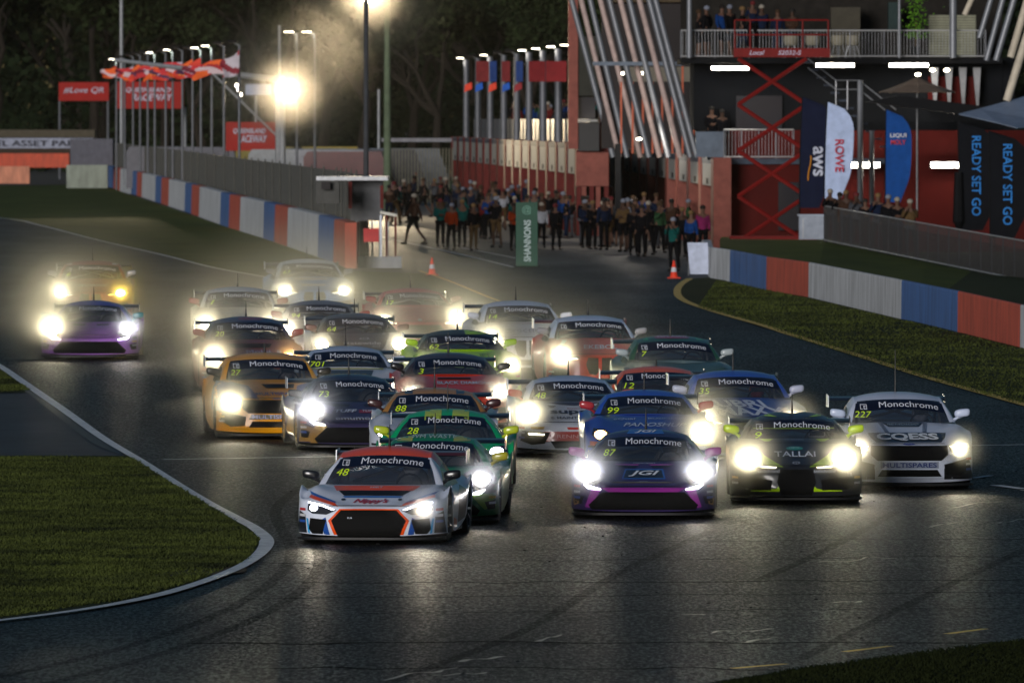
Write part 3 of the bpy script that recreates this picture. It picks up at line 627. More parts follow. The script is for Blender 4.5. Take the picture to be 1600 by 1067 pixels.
# ------------------------------------------------------------------ the cars of the field
def bx(x0, z0, x1, z1): return [(x0, z0), (x1, z0), (x1, z1), (x0, z1)]
def oval(x, z, w, h, n=16): return [(x + w / 2 * math.cos(2 * PI * k / n), z + h / 2 * math.sin(2 * PI * k / n)) for k in range(n)]
car('r8', 575, 850, 5.5, 'white coupe with orange roof and blue trim, number 48, nearest the camera', 'dbe2f2', 'ee5018', '48', (.16, .75), COOL, mirror='17181c', wing='5a1d18', rim='25262a', pillar='dbe2f2', hood_slots=[[(-.47, .655), (.47, .655), (.38, .604), (-.38, .604)]],
    art=[('p', 'ee5214', [(-.57, .662), (.57, .662), (.50, .617), (-.50, .617)], False), ('p', '15161a', [(-.47, .613), (.47, .613), (.38, .568), (-.38, .568)], False),
         ('p', '2b6fc0', [(-.40, .565), (.40, .565), (.36, .548), (-.36, .548)], False), ('p', '1f63b8', [(.84, .62), (.46, .512), (.45, .492), (.80, .585)]),
         ('p', 'ee5214', [(.80, .582), (.46, .50), (.40, .46), (.60, .505), (.82, .555)]), ('p', 'ee5214', [(-.38, .447), (.38, .447), (.525, .30), (.435, .088), (-.435, .088), (-.525, .30)], False),
         ('p', '2450a0', [(.56, .34), (.62, .31), (.58, .13), (.50, .10)]), ('p', 'aab8d4', bx(-.70, .082, .70, .104), False), ('p', '2ba3e0', [(.80, .32), (.825, .33), (.80, .14), (.775, .13)]), ('p', '20242c', [(.84, .37), (.93, .42), (.96, .12), (.82, .10)]),
         ('p', '121316', oval(.37, .528, .055, .022)), ('t', "Nippy's", .0, .508, .46, .058, 'b8181c', .4, .03), ('t', 'HIRT', .0, .64, .16, .02, 'c9cedb'),
         ('f', '18191c', [(2.2, .2), (3.1, .25), (3.2, .6), (2.9, .68), (2.35, .55)], 1), ('f', 'ee5214', [(1.5, .15), (2.2, .15), (2.1, .25), (1.6, .3)], 1), ('t', 'R8', -.24, .335, .06, .02, 'a8b0c0')])
car('mid', 662, base_of(672, 1.27), 3, 'dark green coupe, number 25, tucked behind the white number 48 coupe', '0b6a40', '0f7c4a', '25', (.8, .8), COOL, mirror='a8a02a', wing='141518',
    art=[('p', 'b0b43c', bx(.28, 1.06, .50, 1.17)), ('p', '18191c', [(.5, .7), (.8, .75), (.95, .6), (.9, .42), (.5, .42)]), ('p', '2f8c4c', [(-.4, .60), (.4, .60), (.6, .72), (-.6, .72)], False), ('p', '7fa03a', [(.6, .42), (.9, .4), (.95, .25), (.8, .2)]), ('t', 'WM WASTE', 0, 1.115, .62, .045, 'c8d8d0'), ('t', 'WM', 0, .66, .3, .06, '121316')])
car('mid', 693, base_of(635, 1.25), 1, 'bright green coupe with two lime roof stripes, number 28', '0a9a5c', '0ca868', '28', (.4, .4), COOL, mirror='a9b62e', wing='17181b', pole=.30,
    art=[('p', 'b4c83e', bx(.08, 1.0, .32, 1.2)), ('p', '16171b', [(.1, .44), (.5, .44), (.6, .6), (.3, .7)]), ('p', 'b4c83e', bx(.0, .6, .0001, .61)), ('t', 'ELKMAY', 0, .62, .7, .06, 'c9cedb')])
car('gt', 677, base_of(605, 1.3), 0, 'silver coupe with brown striped roof, number 88', 'b4bac8', 'a8783a', '88', (.5, .4), WARM, mirror='3a2224', wing='1a1b20', pole=.34,
    art=[('p', '3c4654', bx(.33, 1.14, .45, 1.3)), ('p', 'a8783a', [(-.3, .62), (.3, .62), (.4, .86), (-.4, .86)], False)])
car('mid', 1005, 811, 1.5, 'dark grey coupe with magenta nose and mirrors, number 87', '3a2f5e', '2c2850', '87', (1.5, 1.3), COOL, mirror='8c3a80', wing=None, rim='303036',
    art=[('p', '8c2c88', [(-.58, .42), (.58, .42), (.36, .305), (0, .262), (-.36, .305)], False), ('p', '9a3a9a', [(.56, .415), (.70, .42), (.79, .16), (.73, .15)]),
         ('p', '2f66b4', [(-.30, .525), (.30, .525), (.26, .65), (-.26, .65)], False), ('p', '22242e', [(-.275, .538), (.275, .538), (.24, .637), (-.24, .637)], False), ('t', 'JGI', 0, .588, .42, .072, 'f0f4ff', .3, .02),
         ('p', '2f66b4', [(-.26, 1.092), (.26, 1.092), (.22, 1.145), (-.22, 1.145)], False), ('t', 'JGI', 0, 1.118, .30, .036, 'f0f4ff', .3, .02), ('t', 'Motorsport', 0, .715, .3, .016, 'c9cedb'),
         ('p', 'a04496', [(.06, .705), (.42, .71), (.36, .695), (.10, .69)]), ('p', '15161a', [(.09, .69), (.38, .695), (.34, .665), (.12, .662)]), ('p', '4a62a0', [(.60, .72), (.72, .74), (.56, .60), (.52, .60)]),
         ('p', 'a07840', [(.86, .30), (.95, .28), (.94, .18), (.88, .2)]), ('p', '70747e', bx(-.06, .487, .06, .497), False)])
car('supra', 1245, 787, 0, 'black coupe with fluorescent lime mirrors and bonnet flashes, number 9', '2b2d31', '26282c', '9', (1.6, 1.5), YEL, mirror='b8d81c', wing='1d1e1a',
    art=[('p', 'b2dc10', [(.18, .505), (.34, .60), (.44, .66), (.55, .76), (.46, .635), (.60, .60), (.50, .545), (.30, .52)]), ('p', 'b2dc10', [(.235, .26), (.24, .17), (.64, .172), (.64, .187), (.36, .195), (.28, .215)]),
         ('p', 'b2dc10', [(.22, 1.16), (.42, 1.21), (.50, 1.205), (.57, 1.12), (.50, 1.125), (.44, 1.17)]), ('p', 'b2dc10', [(.30, .865), (.50, .868), (.42, .835), (.36, .835)]),
         ('p', '3c9a88', oval(-.01, .745, .24, .048), False), ('t', 'repco', -.01, .745, .14, .02, 'c9e0dc'), ('t', 'TALLAI', -.01, .668, .58, .068, 'f0f2fa', 0, .01), ('t', 'o', 0, .555, .11, .035, '9a9ea8'), ('t', 'Y', 0, .553, .04, .024, '9a9ea8'),
         ('t', 'solidvoid', -.39, .452, .30, .045, 'c9cedb'), ('t', 'solidvoid', .39, .452, .30, .045, 'c9cedb'), ('t', 'TR', .74, .40, .08, .06, 'a9adb8'), ('p', 'b2dc10', [(-.57, 1.0), (.57, 1.0), (.57, 1.006), (-.57, 1.006)], False), ('t', 'MC RACING', 0, .85, .26, .02, '8a8e98')], hood_slots=[bx(-.6, .81, .6, .818)])
car('mustang', 1422, 765, -2.4, 'white muscle coupe with wide black grille, number 227, furthest right', 'd4dbec', 'c8d0e4', '227', (1.2, .75), (WARM, YEL), mirror='b9c4dc', wing='23252c', rim='202126', pole=.55,
    art=[('p', '1d2833', [(-.30, .925), (.30, .925), (.22, .872), (-.22, .872)], False), ('t', 'BENDIGO', 0, .90, .46, .02, 'a4b4c0', 0, .01), ('t', 'MOTORSPORT', 0, .882, .4, .012, '8fa0ac'),
         ('p', '1a1b20', [(-.57, .800), (.57, .800), (.54, .735), (.47, .672), (-.47, .672), (-.54, .735)], False), ('t', 'CQESS', 0, .735, .90, .098, 'ffffff', 0, .04),
         ('p', '2a44b0', oval(0, .652, .18, .030), False), ('t', 'Ford', 0, .652, .10, .018, 'd0d8e8', .3), ('p', '9098ac', bx(-.42, .305, .42, .40), False), ('t', 'MULTISPARES', 0, .352, .78, .068, '1f2f70', 0, .02),
         ('p', 'c4cbdc', bx(-.62, .158, .62, .178), False), ('p', '1a1b1e', [(.50, .30), (.6, .37), (.88, .45), (.95, .15), (.50, .15)]), ('p', '8a94a8', [(.30, .93), (.36, .93), (.30, .80), (.24, .80)])])
car('gt', 1018, base_of(608, 1.3), -1.5, 'blue coupe with red mirrors, number 99, behind the magenta nosed coupe', '2f4c9e', '2c56b8', '99', (.45, 2.2), ((1, .55, .18), YEL), mirror='a03038', wing='1b1c22',
    art=[('t', 'eQual', -.36, .815, .34, .03, 'c4cfe8', .2), ('t', 'BUSINESS', .25, .82, .5, .018, 'b4c0dc'), ('t', 'PANOSHUP', .08, .74, .95, .05, 'ccd4e6', .4, .01), ('p', 'b8552a', [(.62, .50), (.9, .52), (.9, .45), (.62, .45)])])
car('cayman', 902, 713, -3, 'white coupe with red nose band and red mirrors, number 48', 'cfd2da', 'a9b8d4', '48', (1.7, .8), YEL, mirror='b04a3c', wing='23252a',
    art=[('p', '45434e', [(-.50, .815), (.50, .815), (.2, .775), (0, .76), (-.2, .775)], False), ('t', 'super', -.02, .655, .74, .07, '26242c', 0, .03), ('t', '& MAINTENANCE', .02, .582, .84, .038, '26242c', 0, .01), ('t', 'BOSCH', .0, .715, .22, .022, 'a04a44'),
         ('p', 'a83a30', bx(-.52, .225, .52, .385), False), ('t', 'RENNSPORT', .05, .31, .72, .055, 'cc9c98'), ('p', 'c84a40', [(-.16, .45), (.16, .45), (.14, .415), (-.14, .415)], False), ('p', 'c8a23c', [(.50, .46), (.72, .46), (.70, .42), (.52, .42)]), ('p', '3c3a34', [(.28, .76), (.42, .77), (.38, .73), (.33, .73)])])
car('m4', 1170, base_of(578, 1.42), -4, 'blue coupe with large white bonnet lettering and white mirrors, number 35', '31509c', '2a52b4', '35', (2.2, 1.2), YEL, mirror='a8aec4', wing='1d1e24',
    art=[('t', 'LUBRI', -.14, .870, 1.0, .095, 'e4e8f6', -.3, .03), ('t', 'MAXX', .10, .765, 1.15, .115, 'e4e8f6', -.3, .03)])
car('mid', 1035, base_of(568, 1.25), -1.5, 'coupe with orange roof and dark wide screen, number 12, between the green and blue coupes', 'b0583c', 'dc6030', '12', (.5, .5), WARM, wing='17181c', pole=.05)
car('m4', 1068, base_of(523, 1.42), -4, 'dark green coupe with pale mirrors and pink roof lettering, number 7', '3a5248', '2c5440', '7', (.8, .5), WARM, mirror='9aa4a8', wing='1d2422',
    art=[('p', '2c9a4c', bx(.42, 1.28, .56, 1.36)), ('p', '8c3c5c', bx(-.30, 1.31, .30, 1.35), False), ('t', '(SPLASH)', 0, 1.33, .5, .03, 'd8b8cc'), ('p', '8aa09c', [(-.5, .94), (.1, .95), (.5, .92), (.1, .90)], False)])
car('m4', 938, base_of(493, 1.4), -4.5, 'red coupe with white roof and white name across its bonnet', 'cc3018', 'b9c6de', '', (2.2, .9), YEL, mirror='8e8e92', wing='6a2a26',
    art=[('t', 'EKEBOL', .05, .80, .62, .07, 'd8dce8', .2, .02), ('p', 'c8ccd4', [(.5, .93), (.60, .93), (.78, .8), (.70, .8)])])
car('m4', 825, base_of(468, 1.42), -5, 'white coupe with grey bonnet lettering, number 14, behind the lime coupe', 'c9cdd8', 'b4c0d8', '14', (2.6, 1.4), YEL, wing='2a2b30',
    art=[('t', 'traction', .05, .80, .75, .075, '8c8e98', .2), ('p', '8a5a70', bx(-.5, .925, .3, .935), False)])
car('gt', 735, base_of(515, 1.28), -5, 'fluorescent lime coupe with dark roof, number 62, behind the red coupe', 'a8d41c', '3a3e30', '62', (.9, 1.5), YEL, mirror='9cc41e', wing='202218', pole=.3,
    art=[('p', 'a4d020', bx(.1, 1.15, .62, 1.30), False), ('t', 'JET', .35, .77, .2, .09, '5c6a3c'), ('p', '26281f', oval(.45, .72, .08, .03))])
car('gt', 713, base_of(545, 1.35), -3, 'brick red coupe with black roof and long bonnet vent, number 3', 'c4341c', '3c3034', '3', (.7, 1.3), WARM, mirror='1f2022', wing='26262a', pole=.3,
    art=[('t', 'BLACK DIAMOND', .20, .755, .95, .045, 'c9cdda', 0, .02), ('p', '7c8cac', [(.55, .72), (.7, .74), (.72, .70), (.6, .69)])], hood_slots=[bx(-.25, .81, .30, .835)])
car('mid', 566, 704, -5.5, 'purple grey coupe with gold flank, number 73, left of the lime mirrored green coupes', '3a3552', '2c2d3c', '73', (1.6, 1.0), COOL, mirror='24252c', wing='1b1c22', rim='8a7040',
    art=[('p', 'b09048', [(.60, .44), (.70, .42), (.88, .2), (.6, .14), (.50, .3)]), ('t', 'TUFF', -.20, .60, .36, .042, 'd4d8e6', .3, .03), ('p', '8c2430', [(.0, .577), (.30, .577), (.32, .622), (.02, .622)], False), ('t', 'TUFF', .16, .60, .2, .03, 'c9cedb', .3),
         ('t', 'emumotor', .0, .49, .80, .045, 'b8bccc', 0, .01), ('p', '6c5c94', [(.35, .66), (.65, .74), (.6, .6), (.45, .56)]), ('p', '15161a', [(.10, .70), (.40, .705), (.38, .67), (.14, .665)]), ('p', '94713c', [(.62, .3), (.94, .42), (.96, .12), (.7, .1)]), ('f', 'b09048', [(.95, .5), (1.6, .2), (3.2, .2), (2.6, .5)], -1)])
car('mustang', 433, 686, -5.4, 'yellow muscle coupe with blue front wings and bonnet vent, number 27', 'e49a10', 'e09c1c', '27', (2.4, 1.2), YEL, mirror='2c2a26', wing='3a3830', rim='202126', pole=.1,
    art=[('p', '4e5492', [(.40, .84), (.72, .92), (.92, .85), (.93, .62), (.52, .66), (.28, .64)]), ('t', 'MULTISPARES', .05, .715, .74, .042, '3c4486', 0, .02), ('p', '5f62a4', oval(0, .652, .17, .028), False), ('t', 'MULTISPARES', .0, .36, .80, .07, 'a9aacb', 0, .02),
         ('p', '6a6454', [(-.45, .32), (.45, .32), (.42, .40), (-.42, .40)], False), ('p', 'cf9420', bx(-.66, .155, .66, .18), False), ('f', '3c5a9c', [(.2, .9), (2.4, .9), (2.0, .45), (.2, .45)], -1)], hood_slots=[[(-.18, .86), (.36, .86), (.33, .80), (-.12, .80)]])
car('gt', 545, base_of(539, 1.3), -2, 'white coupe with yellow cowl stripe and dark bonnet, number 701', 'c4c8d4', 'a8b4cc', '701', (.6, .5), WARM, wing='202126', pole=.3,
    art=[('p', '3c3a34', [(-.45, .84), (.45, .84), (.32, .60), (-.32, .60)], False), ('p', 'b4b03c', bx(-.62, .852, .62, .872), False), ('t', 'EXPRESS CIVIL', 0, .76, .7, .04, 'b4982e')])
car('cayman', 565, base_of(485, 1.3), -4, 'grey bonneted coupe with white front wings, number 64', 'c9ccd2', '4a4c50', '64', (.9, 1.3), YEL, mirror='7c5a50', wing='34343a',
    art=[('p', '46474c', [(-.60, .85), (.60, .85), (.46, .60), (.36, .50), (-.36, .50), (-.46, .60)], False), ('t', 'statewide', .04, .655, .72, .055, 'c9ccd6', 0, .01), ('t', 'oil', .30, .60, .14, .05, 'b0b4be'), ('t', 'ACR', .1, .735, .2, .04, 'b4b8c8')])
car('cayman', 505, base_of(465, 1.3), -3, 'silver coupe with dark grey bonnet, number 94, behind the grey bonneted coupe', 'a8aab4', '6c6c74', '94', (2.0, .5), WARM, mirror='8c3c34', wing='34343a', art=[('p', '5a5a60', [(-.55, .82), (.55, .82), (.4, .55), (-.4, .55)], False)])
car('m4', 492, base_of(402, 1.42), -5, 'light blue coupe with white bonnet stripes beside the end of the striped wall', '4f92e0', 'a9b6cc', '67', (2.2, 1.7), YEL, mirror='565a66', wing='3a3a40',
    art=[('p', 'c4c8d8', [(-.42, .94), (.42, .94), (.36, .88), (-.36, .88)], False), ('p', 'c4c8d8', [(-.30, .80), (.30, .80), (.26, .75), (-.26, .75)], False)])
car('gt', 658, base_of(448, 1.3), -5, 'crimson coupe with tall vertical bar grille, number 17, beside the grass at the pit exit', 'b8202e', 'b02438', '17', (1.0, 3.4), YEL, mirror='8a2c38', wing='33262a',
    art=[('t', 'GOODYEAR', -.1, .83, .6, .04, 'c49aa4', .2), ('p', 'b8b8c0', oval(0, .60, .09, .06), False)])
car('m4', 375, 555, -2.5, 'pale cream coupe with pink mirrors, hazy behind the spray', 'c0bcae', 'a9b0bc', '1', (2.6, 2.6), YEL, mirror='a86458', wing='34343a')
car('m4', 395, base_of(495, 1.4), -4, 'dark coupe with red and blue roof stripes, behind the yellow muscle coupe', '8c4034', '34405c', '20', (3.0, 1.2), ((1, .88, .6), (1, .55, .2)), mirror='8c4a44', wing='34343a',
    art=[('p', '8a3444', bx(-.16, 1.30, .28, 1.38), False), ('p', '8a5060', bx(-.2, .91, .3, .94), False), ('t', 'Mobil', .12, .74, .44, .06, 'b8bcd0'), ('t', '1', .50, .74, .08, .06, 'b8bcd0')], hood_slots=[[(-.40, .88), (.40, .88), (.34, .81), (-.34, .81)]])
car('mid', 139, 562, 0, 'purple coupe with teal mirrors, lower of the two cars at the far left', 'a06cc0', '4444a4', '', (4.6, 1.3), (YEL, COOL), mirror='1f7a80', wing='4a4640',
    art=[('p', 'b47cc8', [(-.6, .72), (.6, .72), (.6, .44), (-.6, .44)], False), ('t', 'Formani', .12, .64, .50, .05, 'b8b0d4', .2), ('p', '36343c', [(.10, .70), (.38, .705), (.36, .67), (.14, .665)])])
car('m4', 141, base_of(405, 1.42), -1, 'orange red coupe with white roof corners, at the far left back', 'a8442c', '8c2c2c', '6', (3.0, 1.2), (YEL, (1, .72, .12)), mirror='8c8e94', wing='3a3634',
    art=[('t', 'MORRIS', .04, .80, .68, .05, 'c4bcc0', .2, .02), ('p', 'b4b8c8', bx(.46, 1.26, .60, 1.34)), ('t', 'FINANCE', 0, .90, .4, .03, 'b0a4a8')])
# ------------------------------------------------------------------ people
def skin_mesh(name, verts, edges, rad, root=0, sub=1):
    me = bpy.data.meshes.new(name); me.from_pydata(verts, edges, []); o = bpy.data.objects.new(name, me); C.objects.link(o)
    o.modifiers.new('s', 'SKIN'); 
    for i, r in enumerate(rad): me.skin_vertices[0].data[i].radius = (r, r) if not isinstance(r, tuple) else r
    me.skin_vertices[0].data[root].use_root = True
    o.modifiers['s'].use_smooth_shade = True
    if sub: m = o.modifiers.new('u', 'SUBSURF'); m.levels = sub
    dg = bpy.context.evaluated_depsgraph_get(); r = bpy.data.meshes.new_from_object(o.evaluated_get(dg)); bpy.data.objects.remove(o); r.name = name
    r.polygons.foreach_set('use_smooth', [True] * len(r.polygons)); return r
def pose_meshes(arms, legs, shorts):
    # joint positions for a 1.75 m adult, facing -y
    J = [(0, 0, .95), (0, .005, 1.15), (0, 0, 1.36), (0, 0, 1.47), (0, -.01, 1.56), (0, -.015, 1.66), (0, -.01, 1.72)]
    E = [(0, 1), (1, 2), (2, 3), (3, 4), (4, 5), (5, 6)]; Rr = [(.155, .105), (.14, .10), (.165, .105), .058, .072, .088, .055]
    A = []; Lg = []
    for s, pts in ((-1, arms[0]), (1, arms[1])):
        b = len(J); J += [(s * .175, 0, 1.40)] + [tuple(p) for p in pts]; E += [(2, b), (b, b + 1), (b + 1, b + 2), (b + 2, b + 3)]; Rr += [.06, .045, .03, .036]; A.append(b)
        h = Vector(J[b + 3]); dr = (h - Vector(J[b + 2])).normalized(); sd = dr.cross(Vector((0, 1, 0))); sd = sd.normalized() if sd.length > .1 else Vector((1, 0, 0))
        for k in range(5):
            q = h + sd * (.014 * (k - 1.5)) + dr * (.02 if k < 4 else -.02); tip = q + dr * (.065 + .012 * (k in (1, 2)) if k < 4 else .035) + (sd * .03 if k == 4 else Vector((0, -.012, 0)))
            i = len(J); J += [tuple(q), tuple(tip)]; E += [(b + 3, i), (i, i + 1)]; Rr += [.010, .008]
    for s, pts in ((-1, legs[0]), (1, legs[1])):
        b = len(J); J += [(s * .095, 0, .90)] + [tuple(p) for p in pts]; f = Vector(J[b + 2]); J.append((f.x, f.y - .15, .035)); E += [(0, b), (b, b + 1), (b + 1, b + 2), (b + 2, b + 3)]; Rr += [.088, .058, .042, .035]; Lg.append(b)
    body = skin_mesh('person', J, E, Rr)
    # face relief: nose, brow and ears belong to the same head shape; hair is a cap of its own
    def sub(keep, ed, grow, root=0):
        m = {k: i for i, k in enumerate(keep)}
        return [J[k] for k in keep], [(m[a], m[b]) for a, b in ed if a in m and b in m], [tuple((x + grow) for x in Rr[k]) if isinstance(Rr[k], tuple) else Rr[k] + grow for k in keep]
    ks = [0, 1, 2] + [A[0], A[0] + 1, A[0] + 2, A[1], A[1] + 1, A[1] + 2]; v, e, r = sub(ks, E, .016); v[0] = (0, 0, .90); r[0] = (.185, .135); r[1] = (.175, .130); r[2] = (.195, .13)
    shirt = skin_mesh('jacket', v, e, r, 1)
    kt = [0] + [k for b in Lg for k in ((b, b + 1) if shorts else (b, b + 1, b + 2))]; v, e, r = sub(kt, E, .014); v[0] = (0, 0, .98)
    trs = skin_mesh('shorts' if shorts else 'trousers', v, e, r, 0)
    sh = MB()
    for b in Lg: f = Vector(J[b + 2]); sh.ell((f.x, f.y - .07, .045), (.052, .14, .048), 10, 6)
    shoes = sh.mesh('shoes', True)
    hb = MB(); hb.ell((0, .008, 1.685), (.098, .112, .088), 12, 8); hair = hb.mesh('hair', True)
    return body, shirt, trs, shoes, hair
HANG = [(.215, .0, 1.13), (.225, -.04, .90), (.225, -.055, .85)]
def mx(p): return [(-a, b, c) for a, b, c in p]
FOLD = [(.23, -.04, 1.14), (.06, -.19, 1.16), (-.0, -.20, 1.17)]
HIPS = [(.30, .06, 1.16), (.19, -.03, .99), (.15, -.05, .97)]
PHONE = [(.22, -.12, 1.20), (.10, -.28, 1.40), (.07, -.30, 1.46)]
SW1 = [(.20, -.10, 1.14), (.20, -.27, .98), (.20, -.31, .95)]; SW2 = [(.20, .12, 1.15), (.20, .20, .93), (.20, .21, .88)]
STD = [(.10, -.01, .50), (.11, .03, .08)]; WID = [(.16, -.01, .50), (.20, .03, .08)]
W1 = [(.10, -.20, .53), (.10, -.27, .08)]; W2 = [(.10, .10, .50), (.10, .40, .14)]
POSES = []
for arms, legs, desc in [((HANG, HANG), (STD, STD), 'standing'), ((FOLD, FOLD), (STD, STD), 'arms folded'), ((PHONE, PHONE), (STD, WID), 'holding up a phone'),
                         ((SW1, SW2), (W1, W2), 'walking'), ((HIPS, HANG), (WID, STD), 'hand on hip'), ((PHONE, HANG), (WID, WID), 'raising one hand')]:
    for s in (0, 1): POSES.append((pose_meshes((mx(arms[0]), arms[1]), (mx(legs[0]), legs[1]), s), desc, s))
CLOTH = {'black': '16161a', 'dark blue': '1c2740', 'blue': '1c4484', 'teal': '185854', 'grey': '54565c', 'white': 'b9bcc4', 'orange': '983a1a', 'red': '6c2022', 'green': '38593c', 'tan': '6a5438', 'yellow': 'b8c42a', 'pink': '8c2c60', 'brown': '4a352a'}
def cloth(k): return mat('cloth_' + k.replace(' ', '_'), tuple(c * .55 for c in rgb(CLOTH[k])), rough=.9, spec=.05, noise=.3, nscale=5)
SKINS = ['523a2e', '3c2a20', '584034']; HAIRS = ['1c1512', '3a2a1c', '6c5436', '22201e', '8a8378']
_used = {}
def person(px, py, d=None, top=None, bottom=None, pose=None, face=None, where='', group='people in the pit lane', hgt=None, at=None):
    p = at or (P(px, py, d) if d else G(px, py)); pi = pose if pose is not None else random.randrange(12); (body, sh, tr, so, ha), desc, srt = POSES[pi]
    top = top or random.choice(['black'] * 7 + ['dark blue'] * 4 + ['grey', 'teal', 'grey', 'white', 'red', 'green', 'brown', 'brown', 'blue']); bottom = bottom or random.choice(['black', 'black', 'dark blue', 'grey', 'tan'])
    rz = R(face if face is not None else random.uniform(-70, 250)); h = (hgt or random.uniform(1.62, 1.88)) / 1.75
    for _ in range(40):
        lab = '%s top, %s %s, %s' % (top, bottom, 'shorts' if srt else 'trousers', desc)
        if (lab, where) not in _used or pose is not None: break
        top = random.choice(['black', 'dark blue', 'grey', 'brown', 'green', 'teal', 'red', 'white']); bottom = random.choice(['black', 'dark blue', 'grey', 'tan', 'brown'])
    _used[(lab, where)] = 1
    o = bpy.data.objects.new('person', body); C.objects.link(o); o.location = p; o.rotation_euler.z = rz; o.scale = (h, h, h)
    skin = plain(random.choice(SKINS), .6, noise=.1)
    if not body.materials: body.materials.append(skin)
    o.material_slots[0].link = 'OBJECT'; o.material_slots[0].material = skin
    tag(o, lab + ', ' + where, 'person', group); PEOPLE.append((o, px))
    for me, m in ((sh, cloth(top)), (tr, cloth(bottom)), (so, BLACK), (ha, plain(random.choice(HAIRS + ['707480', '5c2022']), .8))):
        c = bpy.data.objects.new(me.name.split('.')[0], me); C.objects.link(c); c.parent = o
        if not me.materials: me.materials.append(m)
        c.material_slots[0].link = 'OBJECT'; c.material_slots[0].material = m
    return o
PEOPLE = []
# drivers strapped in behind the windscreens of the nearest cars
_J = [(0, 0, .28), (0, .06, .50), (0, .10, .72), (0, .10, .80), (0, .09, .88), (0, .08, .97)]; _E = [(0, 1), (1, 2), (2, 3), (3, 4), (4, 5)]; _R = [(.16, .12), (.15, .11), (.17, .11), .058, .075, .085]
for s_ in (-1, 1):
    b_ = len(_J); _J += [(s_ * .17, .08, .71), (s_ * .23, -.12, .57), (s_ * .15, -.32, .68), (s_ * .14, -.37, .71)]; _E += [(2, b_), (b_, b_ + 1), (b_ + 1, b_ + 2), (b_ + 2, b_ + 3)]; _R += [.06, .048, .034, .036]
    for k in range(5): i_ = len(_J); _J.append((s_ * (.10 + .018 * k), -.41, .735 - .012 * k)); _E.append((b_ + 3, i_)); _R.append(.010)
for s_ in (-1, 1): b_ = len(_J); _J += [(s_ * .09, -.04, .26), (s_ * .14, -.42, .42), (s_ * .14, -.74, .22), (s_ * .14, -.86, .30)]; _E += [(0, b_), (b_, b_ + 1), (b_ + 1, b_ + 2), (b_ + 2, b_ + 3)]; _R += [.088, .06, .045, .035]
DBODY = skin_mesh('person', _J, _E, _R); DSUIT = skin_mesh('race_suit', _J[:3] + [_J[6], _J[7], _J[8], _J[15], _J[16], _J[17]], [(0, 1), (1, 2), (2, 3), (3, 4), (4, 5), (2, 6), (6, 7), (7, 8)], [(.18, .13), (.17, .125), (.19, .125), .075, .06, .046, .075, .06, .046], 1)
DBODY.materials.append(plain(SKINS[0], .6)); DSUIT.materials.append(BLACK)
for ci, suit, hc, lab in ((0, '1c1e26', 'c9ccd4', 'driver with white helmet inside the orange roofed number 48 coupe'), (4, '20304c', '9aa4b8', 'driver with grey helmet inside the magenta nosed number 87 coupe'), (5, '26282c', 'c0c4cc', 'driver in black suit inside the lime mirrored number 9 coupe'), (6, '2a3040', 'b4bcd0', 'driver with pale helmet inside the white number 227 coupe'), (9, '30343c', 'a8242c', 'driver with red helmet inside the blue number 35 coupe'), (17, '24282f', 'b8bcc8', 'driver with pale helmet inside the yellow number 27 coupe')):
    cr_ = CARS[ci]; T_ = TYPES[['r8', 'mid', 'mid', 'gt', 'mid', 'supra', 'mustang', 'gt', 'cayman', 'm4', 'mid', 'm4', 'm4', 'm4', 'gt', 'gt', 'mid', 'mustang'][ci]]; o = bpy.data.objects.new('person', DBODY); C.objects.link(o); zs = (T_['rz'] - .16) / 1.10
    o.location = cr_.matrix_basis @ Vector((.34, T_['hy'] + .22, .0)); o.rotation_euler.z = cr_.rotation_euler.z; o.scale = (1, 1, zs); tag(o, lab, 'person', 'drivers at the wheel')
    q = bpy.data.objects.new('race_suit', DSUIT); C.objects.link(q); q.parent = o; q.material_slots[0].link = 'OBJECT'; q.material_slots[0].material = plain(suit, .7)
    h_ = MB().ell((0, .075, .975), (.125, .150, .135), 16, 10).build('helmet', paint(hc), o, smooth=True); MB().prism([(-.10, .945), (.10, .945), (.105, 1.01), (-.105, 1.01)], -.082, -.055, 'y').build('visor', LENS, h_)
# the ones who can be told apart along the pit lane, then the crowd behind them
for px, py, top, bot, ps, w in [(647, 382, 'brown', 'black', 7, 'walking left near the cone'), (688, 386, 'teal', 'black', 2, 'left of the orange jacket'), (706, 391, 'orange', 'black', 8, 'behind the small traffic cone'), (722, 386, 'teal', 'black', 0, 'right of the orange jacket'),
                                (740, 392, 'black', 'tan', 0, 'in the middle of the pit lane'), (763, 374, 'blue', 'black', 2, 'behind the pair in black'), (775, 387, 'black', 'tan', 5, 'in front of the blue top'), (803, 392, 'orange', 'black', 2, 'behind the green pillar'),
                                (846, 388, 'white', 'black', 8, 'right of the green pillar'), (868, 391, 'black', 'black', 8, 'striding in front of the garages'), (880, 372, 'blue', 'black', 0, 'by the near end of the left garages'), (890, 372, 'black', 'grey', 2, 'against the red pilaster'),
                                (914, 388, 'dark blue', 'black', 2, 'under the pink tower'), (926, 390, 'black', 'black', 2, 'second under the pink tower'), (944, 391, 'dark blue', 'black', 0, 'third under the pink tower'), (974, 394, 'tan', 'black', 3, 'before the first right garage'),
                                (990, 399, 'black', 'black', 2, 'before the second garage'), (1003, 401, 'black', 'black', 0, 'front of the dark cluster'), (1013, 399, 'black', 'black', 4, 'right in the dark cluster'), (1030, 396, 'green', 'black', 10, 'before the fifth garage'),
                                (1052, 424, 'teal', 'black', 4, 'nearest the right cone'), (1080, 408, 'blue', 'black', 0, 'behind the white board'), (1066, 402, 'black', 'black', 2, 'between teal and blue'), (1098, 404, 'pink', 'black', 0, 'by the end of the right wall')]:
    person(px, py, top=top, bottom=bot, pose=ps, where=w, face=random.choice([-30, 10, 30, 150, 200]) if ps != 7 else -70)
